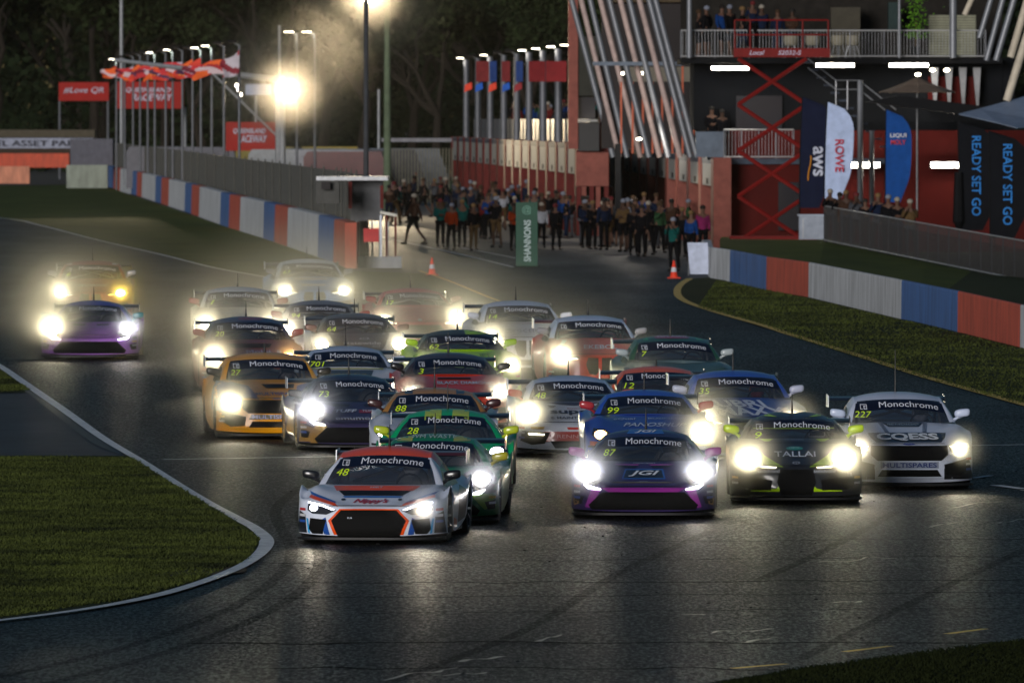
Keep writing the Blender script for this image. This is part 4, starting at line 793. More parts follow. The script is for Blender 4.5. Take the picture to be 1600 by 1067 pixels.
for k in range(62):
    px = random.uniform(600, 900) if k < 44 else random.uniform(905, 1105); t = (px - 600) / 300 if px < 900 else (px - 900) / 205
    py = random.uniform(318, 352) if px < 720 else (random.uniform(345, 376) if px < 900 else random.uniform(374, 392))
    person(px, py, where='in the pit crowd' if px < 900 else 'by the right garages')

# ------------------------------------------------------------------ barriers
def zpx(px, py, d): return EYE - (py - 185) * d / F
def wall(name, label, pts, cols, bounds, h, th, back, group=None):
    W_ = [G(*p) for p in pts]; pxs = [p[0] for p in pts]; o = empty(name, W_[0], 0, label, 'barrier', group); org = W_[0]
    def at(px):
        for i in range(len(pxs) - 1):
            if pxs[i] <= px <= pxs[i + 1] or i == len(pxs) - 2:
                t = (px - pxs[i]) / (pxs[i + 1] - pxs[i]); return W_[i].lerp(W_[i + 1], t) if True else None
    for i, c in enumerate(cols):
        xs = [bounds[i]] + [x for x in pxs if bounds[i] + 1 < x < bounds[i + 1] - 1] + [bounds[i + 1]]; vs = []; fs = []
        for x in xs:
            p = at(x) - org; vs += [(p.x, p.y, p.z - .3), (p.x + back[0] * .05, p.y + back[1] * .05, p.z + h - .04), (p.x + back[0] * .09, p.y + back[1] * .09, p.z + h), (p.x + back[0] * th, p.y + back[1] * th, p.z + h), (p.x + back[0] * th, p.y + back[1] * th, p.z - .3)]
        n = len(xs)
        for k in range(n - 1): fs += [(k * 5 + j, k * 5 + (j + 1), k * 5 + 5 + (j + 1), k * 5 + 5 + j) for j in range(4)]
        fs += [(0, 1, 2, 3, 4), tuple((n - 1) * 5 + j for j in (4, 3, 2, 1, 0))]
        MB().add(vs, fs).build('painted_section', c, o)
    return o
def conc(h, s='46423c'): return mat('concrete_paint_' + h, rgb(h), rough=.75, noise=.4, nscale=2.2, stretch=(1, 1, .25), bump=.4, bscale=9, stain=tuple(c * .55 + d * .2 for c, d in zip(rgb(h), rgb(s))))
CW, CB, CR = conc('c0c3c8'), conc('3f66a0'), conc('b8503c')
wall('barrier_wall', 'curved concrete wall in white, blue and red sections on the right verge', [(1110, 435), (1140, 440), (1196, 453), (1262, 464), (1406, 498), (1495, 519), (1600, 545), (1760, 590)], [CW, CB, CR, CW, CB, CR, CW], [1110, 1140, 1197, 1263, 1408, 1496, 1594, 1760], .90, .35, (.25, .97))
q = G(1110, 435); MB().prism([(q.x, q.y), (q.x + .09, q.y + .35), (q.x + .4, q.y + 22), (q.x + .12, q.y + 22)], q.z - .3, q.z + .88).build('wall_return', CW, None); tag(bpy.data.objects['wall_return'], 'pale end of the right concrete wall turning back toward the garages', 'barrier')
LW = [(160, 290), (202, 302), (242, 315), (287, 330), (357, 356), (409, 372), (493, 401), (540, 419)]
bd = [166, 178, 188, 205, 214, 222, 242, 252, 264, 288, 300, 313, 345, 357, 375, 411, 430, 451, 496, 521, 540]; co = [CB, CR] + [CW, CB, CR] * 6
wall('barrier_wall', 'long striped white, blue and red concrete wall along the left verge', LW, co[:20], bd, 1.42, .45, (.96, .28))
# shade cloth fence behind the striped wall
pts = [G(*p) for p in LW]; o = empty('screen_fence', pts[0], 0, 'tall grey screen fence standing behind the striped left wall', 'fence'); org = pts[0]; vs = []; fs = []
OFF = Vector((.75, .2, 0)); A = [p + OFF for p in [G(150, 284)] + pts[1:-1] + [G(530, 417)]]
for i, p in enumerate(A): q = p - org; vs += [q + Vector((0, 0, .2)), q + Vector((0, 0, 2.95 - .012 * i)), q + Vector((.05, .03, 2.95 - .012 * i)), q + Vector((.05, .03, .2))]
for i in range(len(A) - 1): fs += [(i * 4 + j, i * 4 + j + 1, i * 4 + 5 + j, i * 4 + 4 + j) for j in range(3)]
MB().add(vs, fs).build('screen_cloth', mat('shade_cloth', rgb('5c5b55'), rough=.9, noise=.3, nscale=1.5, stretch=(1, 1, 4)), o)
for i in range(len(A) - 1):
    n = 5
    for k in range(n): q = A[i].lerp(A[i + 1], k / n) - org; MB().tube([q + Vector((-.05, -.03, 0)), q + Vector((-.05, -.03, 3.0))], .03, 6).build('fence_post', plain('4c4c48', .7), o)
DARKP = plain('23252a', .6); DULL = mat('dull_pole', (.10, .105, .12), rough=.5, metal=.3, noise=.2)
# railing fence with dark mesh on the bank at the right
def rail_fence(name, label, a, b, h, n, mesh_m, parts='fence_post'):
    pm = DARKP if mesh_m else DULL
    o = empty(name, a, 0, label, 'fence'); d = b - a
    for z in (0.06, h): MB().tube([Vector((0, 0, z)), d + Vector((0, 0, z))], .022, 6).build('rail', mat('pale_rail', (.42, .42, .42), rough=.4, metal=.3), o)
    for k in range(n + 1): p = d * (k / n); MB().tube([p, p + Vector((0, 0, h))], .022, 6).build(parts, pm, o)
    g = MB()
    m = int(d.length / .11)
    for k in range(m): p = d * ((k + .5) / m); g.tube([p + Vector((0, 0, .06)), p + Vector((0, 0, h))], .006, 4, cap=False)
    g.build('mesh_infill', BLACK if mesh_m else STEEL, o)
    if mesh_m: MB().add([Vector((0, .03, .1)), d + Vector((0, .03, .1)), d + Vector((0, .03, h - .25)), Vector((0, .03, h - .25)), Vector((0, .045, .1)), d + Vector((0, .045, .1)), d + Vector((0, .045, h - .25)), Vector((0, .045, h - .25))], [(0, 1, 2, 3), (7, 6, 5, 4), (0, 1, 5, 4), (3, 2, 6, 7)]).build('screen_cloth', mesh_m, o)
    return o
fa, fb = P(1288, 378, 381), P(1640, 449, 326)
rail_fence('crowd_fence', 'metal crowd fence with pale top rail on the right grass bank', fa, fb, 1.2, 22, mat('fence_cloth', (.008, .009, .011), spec=.05, rough=.9, alpha=.4, noise=.3))
# the bank the fence stands on
bk = [(G(1112, 432), 1.95), (G(1262, 462), 1.95), (G(1406, 496), 1.95), (G(1600, 541), 1.93), (G(1800, 590), 1.9)]; bt = [P(1125, 374, 386), P(1288, 378, 381), P(1450, 411, 356), P(1640, 449, 326), P(1900, 500, 300)]
b = MB(); vs = []
for (p, z), t in zip(bk, bt): vs += [Vector((p.x + .2, p.y + .5, z + .02)), Vector((t.x, t.y, t.z)), Vector((t.x + .4, t.y + 16, t.z))]
fs = []
for i in range(4): fs += [(3 * i, 3 * i + 3, 3 * i + 4, 3 * i + 1), (3 * i + 1, 3 * i + 4, 3 * i + 5, 3 * i + 2)]
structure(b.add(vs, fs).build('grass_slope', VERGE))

# ------------------------------------------------------------------ pit building
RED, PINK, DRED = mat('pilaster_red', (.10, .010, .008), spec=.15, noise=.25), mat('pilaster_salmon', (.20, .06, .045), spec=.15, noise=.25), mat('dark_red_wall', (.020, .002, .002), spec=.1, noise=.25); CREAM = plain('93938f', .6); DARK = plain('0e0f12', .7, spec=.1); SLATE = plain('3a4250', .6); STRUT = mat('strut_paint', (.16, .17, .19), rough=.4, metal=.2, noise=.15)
def line_block(name, label, A_, B_, nb, zb, zt, names, back=9.0, back2=6.0):
    o = empty(name, A_, 0, label, 'building'); D = B_ - A_; L = D.length; ux = D.normalized(); nrm = Vector((-ux.y, ux.x, 0)); nrm = nrm if nrm.x < 0 else -nrm   # outward: to the left
    def pt(t, out, z): return D * t + nrm * out + Vector((0, 0, z))
    def slab(t0, t1, o0, o1, z0, z1, o2=None):
        o2 = o1 if o2 is None else o2; b = MB(); return b.add([pt(t0, o0, z0), pt(t1, o0, z0), pt(t1, o2, z0), pt(t0, o1, z0), pt(t0, o0, z1), pt(t1, o0, z1), pt(t1, o2, z1), pt(t0, o1, z1)], [(3, 2, 1, 0), (4, 5, 6, 7), (0, 1, 5, 4), (1, 2, 6, 5), (2, 3, 7, 6), (3, 0, 4, 7)])
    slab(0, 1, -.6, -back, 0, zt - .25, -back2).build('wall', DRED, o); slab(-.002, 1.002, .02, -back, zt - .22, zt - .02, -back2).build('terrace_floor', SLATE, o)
    for k in range(nb):
        t0, t1 = (k + .10) / nb, (k + .90) / nb
        f = slab(t0, t1, .0, -.12, zb, zt).build('fascia_panel', CREAM, o)
        mid = (t0 + t1) / 2; sgn = slab(mid - .06 / nb, mid + .06 / nb, .02, .004, zb + .06, zb + .26).build('bay_number', DARK, f)
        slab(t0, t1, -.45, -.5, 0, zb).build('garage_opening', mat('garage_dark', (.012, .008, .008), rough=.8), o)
    for k in range(nb + 1): slab((k - .10) / nb, (k + .10) / nb, .06, -.55, 0, zt + .01).build('pilaster', RED if name == 'garage_block' else PINK, o)
    return o, pt, D
Z0 = 1.95
A1, B1 = Vector((-3.2, 612, Z0)), Vector((2.6, 456, Z0)); A2, B2 = Vector((5.07, 519, Z0)), Vector((7.0, 395, Z0))
blk1, pt1, D1 = line_block('garage_block', 'long far garage block with white fascia and red pilasters under a terrace', A1, B1, 16, 2.42, 3.65, None, 9, 1.35)
blk2, pt2, D2 = line_block('garage_row', 'near garage row with cream fascia and salmon pilasters beside the dark red wall', A2, B2, 9, 2.28, 3.28, None, 6)
def on1(px):                      # parameter along the far block seen at a survey column
    a, b = 0, 1
    for _ in range(40):
        m = (a + b) / 2; p = A1 + D1 * m
        if 800 + p.x * F / p.y < px: a = m
        else: b = m
    return a
# terrace lamp posts
LAMPW_ = glow('fff4dc', 10)
def lamp_post(base, h, arm, label, group, lit=True, r=.09, w=.42, power=0, col=(1, .92, .78)):
    o = empty('lamp_post', base, 0, label, 'street lamp', group)
    MB().tube([(0, 0, 0), (0, 0, h)], [r, r * .85], 10).build('pole', DULL, o, smooth='auto')
    MB().tube([(0, 0, h - .05), (arm, -.05, h + .12)], .03, 6).build('arm', STEEL, o)
    hd = MB().box((arm - w / 2, -.18, h + .10), (arm + w / 2, .18, h + .20), 0).build('lamp_head', DARK, o)
    n = MB().box((arm - w / 2 + .04, -.20, h + .07), (arm + w / 2 - .04, .14, h + .098)).build('lamp_glass', LAMPW_ if lit else LENS, hd)
    if lit and power:
        l = bpy.data.lights.new('lamp_light', 'POINT'); l.energy = power; l.color = col; l.shadow_soft_size = .15; q = bpy.data.objects.new('lamp_light', l); C.objects.link(q); q.parent = o; q.location = (arm, -.1, h - .15)
    return o
for i, (px, lit) in enumerate([(721, 1), (739, 0), (758, 1), (779, 0), (799, 0), (818, 1), (839.5, 1), (863, 1), (885, 1)]):
    p = A1 + pt1(on1(px), -.25, 3.66); lamp_post(p, 4.05 - .02 * i, -.32, ['left end', 'second', 'third', 'fourth', 'middle', 'sixth', 'seventh', 'eighth', 'right end'][i] + ' grey post on the terrace of the far garages' + (', lamp lit' if lit else ', no lamp lit'), 'posts along the terrace', bool(lit), r=.17, power=14 if lit else 0)
b = MB(); nb = empty('balustrade', A1 + pt1(0, 0, 3.66), 0, 'grey panelled balustrade along the terrace above the far garages', 'railing')
for k in range(16):
    a, c = D1 * (.12 + .88 * k / 16 + .003), D1 * (.12 + .88 * (k + 1) / 16 - .003); n_ = Vector((.5, 0, 0))
    MB().add([a + n_, c + n_, c + n_ + Vector((0, 0, .95)), a + n_ + Vector((0, 0, .95)), a + n_ * 1.1, c + n_ * 1.1, c + n_ * 1.1 + Vector((0, 0, .95)), a + n_ * 1.1 + Vector((0, 0, .95))], [(0, 1, 2, 3), (7, 6, 5, 4), (0, 1, 5, 4), (3, 2, 6, 7)]).build('panel', plain('5c6068', .4), nb)
for k in range(34):
    t = random.uniform(.2, .99); p = A1 + pt1(t, -random.uniform(.8, 1.2) - 1.5 * (1 - t), 3.64); person(800 + p.x * F / p.y, 0, at=p, where='on the terrace above the far garages', group='spectators on the terrace', face=random.uniform(-60, 10))
for i, (x0, x1, c, nm) in enumerate([(744, 764, '6c2426', 'dark red'), (765, 776, '20386c', 'blue'), (784, 797, '6c2426', 'dark red'), (806, 817, '20386c', 'blue'), (826, 852, '701c20', 'wide crimson'), (853, 885, '701c20', 'widest crimson')]):
    d = 500 - i * 6; a, b_ = P(x0, 96, d), P(x1, 128, d); tag(MB().box((a.x, d, b_.z), (b_.x, d + .03, a.z)).build('banner', plain(c, .8)), '%s hanging banner behind terrace post, %s from the left' % (nm, ['first', 'second', 'third', 'fourth', 'fifth', 'sixth'][i]), 'banner', 'banners over the terrace')
for i, (x, c, nm) in enumerate([(737, 'd8442e', 'orange'), (754, '1f56b0', 'blue'), (775, 'd8442e', 'orange'), (796, '1f56b0', 'blue'), (815, '8c2a30', 'dark red')]):
    d = 520; a = P(x, 129, d); tag(MB().prism([(a.x, a.z), (a.x + .02, a.z - .30), (a.x - .34, a.z - .46), (a.x - .30, a.z - .12)], d - .6, d - .58, 'y').build('pennant', plain(c, .7)), '%s triangular pennant on the terrace, %s in line' % (nm, ['first', 'second', 'third', 'fourth', 'fifth'][i]), 'flag', 'pennants on the terrace')
# tower between the blocks
d = 452; s = F / d
def bxp(b, x0, y0, x1, y1, d0, d1): a, c = P(x0, y1, d0), P(x1, y0, d0); b.box((a.x, d0, a.z), (c.x, d1, c.z)); return b
tw = empty('stair_tower', Vector((3, d, Z0)), 0, 'pink and black stair tower between the two garage blocks', 'building')
def tp(name, m, x0, y0, x1, y1, d0, d1): 
    o = bxp(MB(), x0, y0, x1, y1, d0, d1).build(name, m, tw); o.location = -tw.location; return o
tp('pillar', PINK, 888, -40, 903, 233, d - 2, d + .4); tp('screen_panel', plain('2a2a24', .7), 903.3, 57, 936, 150, d - 1.9, d + 6); tp('window', mat('dark_pane', (.02, .02, .025), rough=.15), 903.3, 152, 930, 186, d - 1.6, d + 5)
tp('ledge', CREAM, 903.3, 187, 934, 190.5, d - 2.2, d + 1); tp('screen_panel', BLACK, 903.3, 191.5, 936, 236, d - 1.9, d + 6); tp('wall', PINK, 900, 238, 951, 291, d - 1.5, d + 7); tp('wall', RED, 936.5, 100, 958, 237, d - 1, d + 7)
for k, x in enumerate((901, 909, 921, 931, 944)): tp('pilaster', PINK if k % 2 else RED, x, 291.5, x + 7, 372, d - 1.4, d - .8)
tp('wall', DRED, 900, 291.5, 958, 372, d - .75, d + 7); tp('drum_column', DARK, 961, 225, 970, 330, d - 40, d - 39.6)
# slanting struts over the near garages
for i, (xb, xt) in enumerate([(958, 893), (968, 908), (980, 922), (1001, 938), (1014, 952), (1031, 969), (1045, 983), (1063, 999), (1079, 1014), (1089, 1024)]):
    dd = 436 - i * 4.2; a, t = P(xb, 246, dd), P(xt, 0, dd); top = t + (t - a) * .25
    tag(MB().tube([a, top], .105, 10).build('slanted_strut', plain('a8948e', .5) if i in (1, 3, 5, 7) else STRUT, smooth='auto'), '%s slanting steel strut above the near garage row, counted from the left' % ['first', 'second', 'third', 'fourth', 'fifth', 'sixth', 'seventh', 'eighth', 'ninth', 'last'][i], 'strut', 'slanting struts')  # alternate struts tinted paler, painting warm lamp light onto them
gal = empty('gallery', Vector((5, 430, Z0)), 0, 'dim upper gallery with orange posts behind the slanting struts', 'building')
def gp(name, m, x0, y0, x1, y1, d0, d1):
    o = bxp(MB(), x0, y0, x1, y1, d0, d1).build(name, m, gal); o.location = -gal.location; return o
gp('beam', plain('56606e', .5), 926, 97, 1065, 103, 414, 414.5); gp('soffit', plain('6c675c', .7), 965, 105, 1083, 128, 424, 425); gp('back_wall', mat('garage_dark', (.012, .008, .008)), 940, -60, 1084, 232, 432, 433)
for k, x in enumerate((969, 987, 1003, 1018, 1033, 1049, 1065, 1082)): gp('post', plain('b05a40', .6), x, 104 if k > 5 else 128.5, x + 3, 240, 421, 421.2)
gp('ceiling', plain('4c4030', .8), 960, -6, 1084, 4, 418, 424)
for k, x in enumerate((973, 1003)): gp('downlight', glow('fff2d8', 12), x - 2, 113, x + 2, 117, 421.5, 421.6)
for i, t in enumerate((.12, .40, .66, .88)):
    p = A2 + pt2(t, 2.2, 3.9); o = tag(MB().ell(p, (.10, .10, .05)).build('soffit_lamp', glow('fff2d8', 12)), 'small soffit lamp above the near garage row, %s' % ['furthest away', 'second furthest', 'second nearest', 'nearest'][i], 'lamp', 'soffit lamps')
    l = bpy.data.lights.new('soffit_glow', 'POINT'); l.energy = 260; l.color = (1, .90, .76); l.shadow_soft_size = .1; q = bpy.data.objects.new('soffit_glow', l); C.objects.link(q); q.location = p + Vector((-.25, -.3, -.25))
# main building at the right
mb_ = empty('race_control_building', Vector((14, 396, Z0)), 0, 'dark two storey building with red ground floor and upper deck at the right', 'building')
def mp_(name, m, x0, y0, x1, y1, d0, d1, par=None):
    o = bxp(MB(), x0, y0, x1, y1, d0, d1).build(name, m, mb_); o.location = -mb_.location; return o
REDW = mat('red_cladding', (.060, .004, .003), spec=.1, rough=.7, noise=.25, nscale=.6); DKW = mat('dark_cladding', rgb('101216'), spec=.1, rough=.85, noise=.2, nscale=.5)
mp_('wall', REDW, 1118, 204, 1800, 400, 395, 404); mp_('wall', DKW, 1084, 100, 1566, 203.5, 395.2, 404); mp_('deck', DARK, 1064, 91, 1566, 99.5, 393.5, 404)
mp_('doorway', mat('dark_pane', (.02, .02, .025)), 1150, 150, 1222, 203, 395.0, 395.19); mp_('doorway', mat('dark_pane', (.02, .02, .025)), 1216, 285, 1248, 360, 394.8, 394.99)
mp_('back_wall', mat('dim_interior', (.016, .014, .012), spec=.1, rough=.8, noise=.4), 1064, -80, 1566, 90.5, 402, 403); mp_('wall', plain('3c382e', .7), 1298, 12, 1344, 90, 400, 401); mp_('wall', plain('20302f', .7), 1388, 4, 1405, 50, 400, 400.9)
mp_('wall', DKW, 1566.5, 91, 1585, 204, 395.2, 404)
for k in range(4):
    x = 1454 + k * 22; a, c = P(x, 106, 394.6), P(x + 12, 165, 394.6); q = MB().prism([(a.x, a.z), (a.x + .27, a.z), (a.x + .20, c.z), (a.x - .0 + .12, c.z)], 394.5, 394.9, 'y').build('fin', plain('8a8c90', .6), mb_); q.location = -mb_.location
mp_('recess', REDW, 1450, 120, 1530, 172, 394.95, 395.1)
for (x0, y0, x1, y1, es, pw) in ((1112, 104.5, 1170, 109.5, 30, 18), (1275, 97.5, 1334, 105, 34, 24), (1390, 97.5, 1450, 105, 34, 24), (1328, 254, 1374, 262, 34, 14), (1455, 254, 1510, 262, 34, 14)):
    a, c = P(x0, y1, 394.2), P(x1, y0, 394.2); t = empty('tube_light', Vector(((a.x + c.x) / 2, 394.2, a.z)), 0, {1112: 'thin white tube light under the deck, leftmost', 1275: 'bright tube light under the deck behind the lift', 1390: 'bright tube light under the deck above the parasol', 1328: 'white tube light on the red wall, left of the blue flag', 1455: 'white tube light on the red wall beside the black flags'}[x0], 'light fitting', 'tube lights')
    w = c.x - a.x; MB().box((-w / 2 - .05, .11, -.03), (w / 2 + .05, .3, c.z - a.z + .03)).build('fitting', DARK, t)
    MB().tube([(-w / 2, 0, (c.z - a.z) / 2), (w / 2, 0, (c.z - a.z) / 2)], (c.z - a.z) / 2, 10).build('tube', glow('fff6e4', es), t)
    l = bpy.data.lights.new('tube_glow', 'AREA'); l.shape = 'RECTANGLE'; l.size = w; l.size_y = .1; l.energy = pw; l.color = (1, .93, .82); q = bpy.data.objects.new('tube_glow', l); C.objects.link(q); q.parent = t; q.location = (0, -.3, -.05); q.rotation_euler = (R(-20), 0, 0)
for i, (x, y) in enumerate(((1457, 110), (1479, 110), (1434, 117), (1299, 101))):
    a = P(x, y, 393); tag(MB().ell(a, (.10, .06, .055)).build('bulkhead_lamp', glow('fff0d0', 16)), 'small round lamp under the deck, %s' % ['left of the pair by the fins', 'right of the pair by the fins', 'above the parasol peak', 'beside the lift'][i], 'lamp', 'small deck lamps')
rail_fence('deck_railing', 'steel railing along the upper deck', P(1064, 91, 393.6), P(1540, 91, 393.6), .95, 9, None)
tag(bxp(MB(), 1087, 206, 1131, 246, 393.9, 394.1).build('balcony', plain('55606e', .5)), 'blue grey panelled balcony front beside the red lift', 'balcony')
rail_fence('balcony_railing', 'thin railing of the low balcony behind the red lift', P(1131, 248, 393.9), P(1240, 248, 393.9), 1.0, 4, None)
# louvred screen, plant, column, deck furniture
lv = empty('louvre_screen', P(1451, 90, 398), 0, 'pale louvred screen standing on the upper deck', 'screen'); w = (1525 - 1451) * 398 / F; h = 66 * 398 / F
MB().box((0, .05, 0), (w, .1, h)).build('frame', plain('6f7060', .6), lv)
for k in range(16): MB().box((.03, -.02, h * k / 16 + .02), (w - .03, .04, h * k / 16 + .06)).build('slat', plain('8c8c76', .6), lv)
p = P(1430, 91, 397); pl = empty('potted_tree', p, 0, 'leafy green potted tree on the upper deck', 'plant'); MB().lathe([(0, 0), (.16, 0), (.22, .4), (.2, .4), (.18, .36), (0, .36)], n=14).build('pot', DARK, pl); MB().tube([(0, 0, .3), (.03, 0, 1.3)], .03, 6).build('trunk', plain('4a3a28', .9), pl)
lf = MB()
for _ in range(500):
    a = Vector((random.gauss(.0, .22), random.gauss(0, .2), random.uniform(.7, 2.6))); u = Vector((random.uniform(-1, 1), random.uniform(-1, 1), random.uniform(-1, .3))).normalized() * .10; v = u.orthogonal().normalized() * .035; lf.add([a, a + u * .5 + v, a + u, a + u * .5 - v], [(0, 1, 2, 3)])
lf.build('foliage', plain('5c8c24', .6), pl)
for i, x in enumerate((1236, 1270, 1310, 1332)):
    p = P(x, 91, 396.5); ch = empty('deck_chair', p, R(20 * i), 'cream shell chair on the upper deck, %s' % ['first from the left', 'second from the left', 'third beside the column', 'last by the railing post'][i], 'chair', 'shell chairs')
    b = MB(); b.lathe([(.05, .42), (.22, .44), (.27, .6), (.25, .78), (.23, .78), (.24, .62), (.2, .47), (.05, .45)], n=16); b.build('seat', plain('807a68', .6), ch, smooth='auto')
    for sx, sy in ((-1, -1), (1, -1), (-1, 1), (1, 1)): MB().tube([(sx * .1, sy * .1, .43), (sx * .2, sy * .2, 0)], .015, 6).build('leg', STEEL, ch)
for i, (x, y, w) in enumerate(((1489, -20, .13), (1405, -20, .05), (1077, -20, .09))):
    a, c = P(x, y, 393.2), P(x, 91, 393.2); tag(MB().tube([c, a], w, 10).build('column', STRUT, smooth='auto'), ['pale round column in front of the louvred screen', 'thin white post beside the potted tree', 'grey post at the left end of the deck'][i], 'column')
for i, (x0, y0, x1, y1, w, m) in enumerate([(1507, 24, 1540, -50, .10, 1), (1530, 60, 1560, -40, .10, 0), (1541, 95, 1572, -20, .10, 0), (1556, 95, 1590, -20, .11, 0), (1579, 90, 1617, -40, .13, 1), (1573, 158, 1625, -10, .14, 1)]):
    tag(MB().tube([P(x0, y0, 391 - i), P(x1, y1, 391 - i)], w, 10).build('slanted_strut', plain('b8ae9c', .5) if m else STRUT, smooth='auto'), '%s leaning strut at the top right of the building' % ['short pale', 'first dim', 'second dim', 'third dim', 'bright', 'thick lowest'][i], 'strut', 'struts at the top right')
# stairs with handrails
st = empty('outdoor_stair', P(1300, 200, 390), 0, 'dark outdoor stair with pale handrails beside the feather flags', 'stairs')
def pp(x, y, d): return P(x, y, d) - st.location
for k in range(12): a, c = pp(1255 + k * 11, 96 + k * 12, 391.5), pp(1255 + k * 11 + 13, 96 + k * 12 + 3, 391.5); MB().box((a.x, a.y, c.z), (c.x, a.y + 1.2, a.z)).build('tread', SLATE, st)
for off in (0, 14): MB().tube([pp(1262, 92 + off, 391.2), pp(1306, 126 + off, 391.2), pp(1342, 126 + off, 391.2), pp(1400, 172 + off, 391.2)], .022, 6).build('handrail', STEEL, st)
MB().tube([pp(1344, 126, 391), pp(1344, 320, 391)], .10, 8).build('post', STRUT, st); MB().tube([pp(1362, 205, 391), pp(1362, 320, 391)], .085, 8).build('post', STRUT, st)
for x in (1324, 1306): MB().tube([pp(x, 126, 391.2), pp(x, 172, 391.2)], .02, 6).build('baluster', STEEL, st)
# parasol, sail canopy
p = P(1433, 330, 390); um = empty('parasol', p, 0, 'wide beige parasol below the middle tube lights', 'parasol'); zt = zpx(0, 121, 390) - p.z; ze = zpx(0, 144, 390) - p.z; r = 60 * 390 / F
MB().tube([(0, 0, 0), (0, 0, zt)], .035, 8).build('pole', STEEL, um); MB().lathe([(.02, zt), (r * .5, (zt + ze) / 2 - .03), (r, ze), (r - .02, ze - .02), (r * .5, (zt + ze) / 2 - .07), (.02, zt - .05)], n=8).build('canopy', plain('6a5c50', .8), um)
for k in range(8): a = 2 * PI * k / 8; MB().tube([(.05 * math.cos(a), .05 * math.sin(a), zt - .06), (r * math.cos(a), r * math.sin(a), ze - .03)], .018, 4).build('rib', plain('8a7a68', .6), um)
sl = MB(); a = [P(1498, 178, 384), P(1530, 170, 385), P(1640, 140, 388), P(1660, 195, 378), P(1590, 200, 374), P(1560, 192, 378)]; sl.add(a + [v - Vector((0, 0, .03)) for v in a], [(0, 1, 2, 3, 4, 5), (11, 10, 9, 8, 7, 6)] + [(k, (k + 1) % 6, 6 + (k + 1) % 6, 6 + k) for k in range(6)])
tag(sl.build('sail_canopy', plain('8494ac', .6)), 'pale blue grey sail canopy at the right edge above the black flags', 'canopy')
tag(MB().prism([(P(1350, 150, 389).x, P(0, 160, 389).z), (P(1700, 0, 389).x, P(0, 205, 389).z), (P(1700, 0, 389).x, P(0, 188, 389).z), (P(1400, 0, 389).x, P(0, 150, 389).z)], 386, 389, 'y').build('dark_canopy', DARK), 'dark canopy sheltering the area behind the feather flags', 'canopy')

# ------------------------------------------------------------------ scissor lift
dl = 388; LR = mat('lift_red', rgb('6c1412'), rough=.6, noise=.2, spec=.15); lo = empty('scissor_lift', Vector((P(1206, 0, dl).x, dl, Z0 + .3)), 0, 'red scissor lift raised high in front of the dark wall', 'scissor lift')
def lp(x, y, dy=0): return P(x, y, dl + dy) - lo.location
ys = [92, 164, 236, 307, 378]
for k in range(4):
    for sgn in (0, 1):
        for dy in (-.55, .55):
            x0, x1 = (1153, 1260) if sgn else (1260, 1153); MB().tube([lp(x0, ys[k], dy), lp(x1, ys[k + 1], dy)], .075, 6).build('scissor_arm', LR, lo)
    MB().tube([lp(1206, (ys[k] + ys[k + 1]) / 2, -.6), lp(1206, (ys[k] + ys[k + 1]) / 2, .6)], .05, 8).build('pivot', DARK, lo)
a, c = lp(1146, 90), lp(1296, 76); pf = MB().box((a.x, -.7, a.z), (c.x, .7, c.z)).build('platform', LR, lo)
sign_text('Local', .52, .15, (lp(1182, 83).x, -.702, lp(0, 83).z), (1, 0, 0), (0, 0, 1), plain('b9b4c8', .5), 'lettering', pf, .01, .3, .01); sign_text('S2032-S', .78, .15, (lp(1233, 83).x, -.702, lp(0, 83).z), (1, 0, 0), (0, 0, 1), plain('b9b4c8', .5), 'lettering', pf, .01, .2, .01)
for y in (32, 55):
    for dy in (-.68, .68): MB().tube([lp(1148, y, dy), lp(1294, y, dy)], .03, 6).build('guard_rail', LR, lo)
for x in (1148, 1172, 1214, 1254, 1294):
    for dy in (-.68, .68): MB().tube([lp(x, 32, dy), lp(x, 78, dy)], .03, 6).build('guard_post', LR, lo)
a, c = lp(1140, 392), lp(1275, 376); MB().box((a.x, -.75, -.2), (c.x, .75, .35)).build('chassis', LR, lo)
for x in (-1.2, 1.2): MB().lathe([(0, -.8), (.2, -.8), (.2, -.62), (0, -.62)], 'y', (x, 0, -.05), 16).build('wheel', RUBBER, lo)
person(0, 0, at=P(1176, 78, dl), top='dark blue', bottom='black', pose=4, where='on the platform of the red lift', face=200, group='people on the upper deck')
for k, x in enumerate((1092, 1104, 1128, 1140, 1160, 1190, 1215, 1238)): person(x, 91, d=397.5, where='on the upper deck behind the railing', group='people on the upper deck')
for x, t in ((1112, 'black'), (1128, 'black')): person(x, 250, d=394.6, top=t, bottom='black', pose=2 if x == 1112 else 0, where='on the low balcony, %s of two' % ('left' if x == 1112 else 'right'), face=10, group='people on the low balcony')
for k, (x, t) in enumerate([(1297, 'black'), (1312, 'black'), (1322, 'brown'), (1338, 'grey'), (1352, 'black'), (1372, 'dark blue'), (1388, 'black'), (1422, 'tan'), (1402, 'black')]):
    f = (x - 1288) / 352; p = fa.lerp(fb, f); p = Vector((P(x, 0, p.y + 1.2).x, p.y + 1.2, p.z)); person(x, 0, at=p, top=t, pose=[4, 5, 0, 4, 2, 10, 0, 4, 2][k], where='behind the crowd fence, %s from left' % ['first', 'second', 'third', 'fourth', 'fifth', 'sixth', 'seventh', 'ninth', 'eighth'][k], face=random.uniform(-25, 15), group='spectators behind the crowd fence')

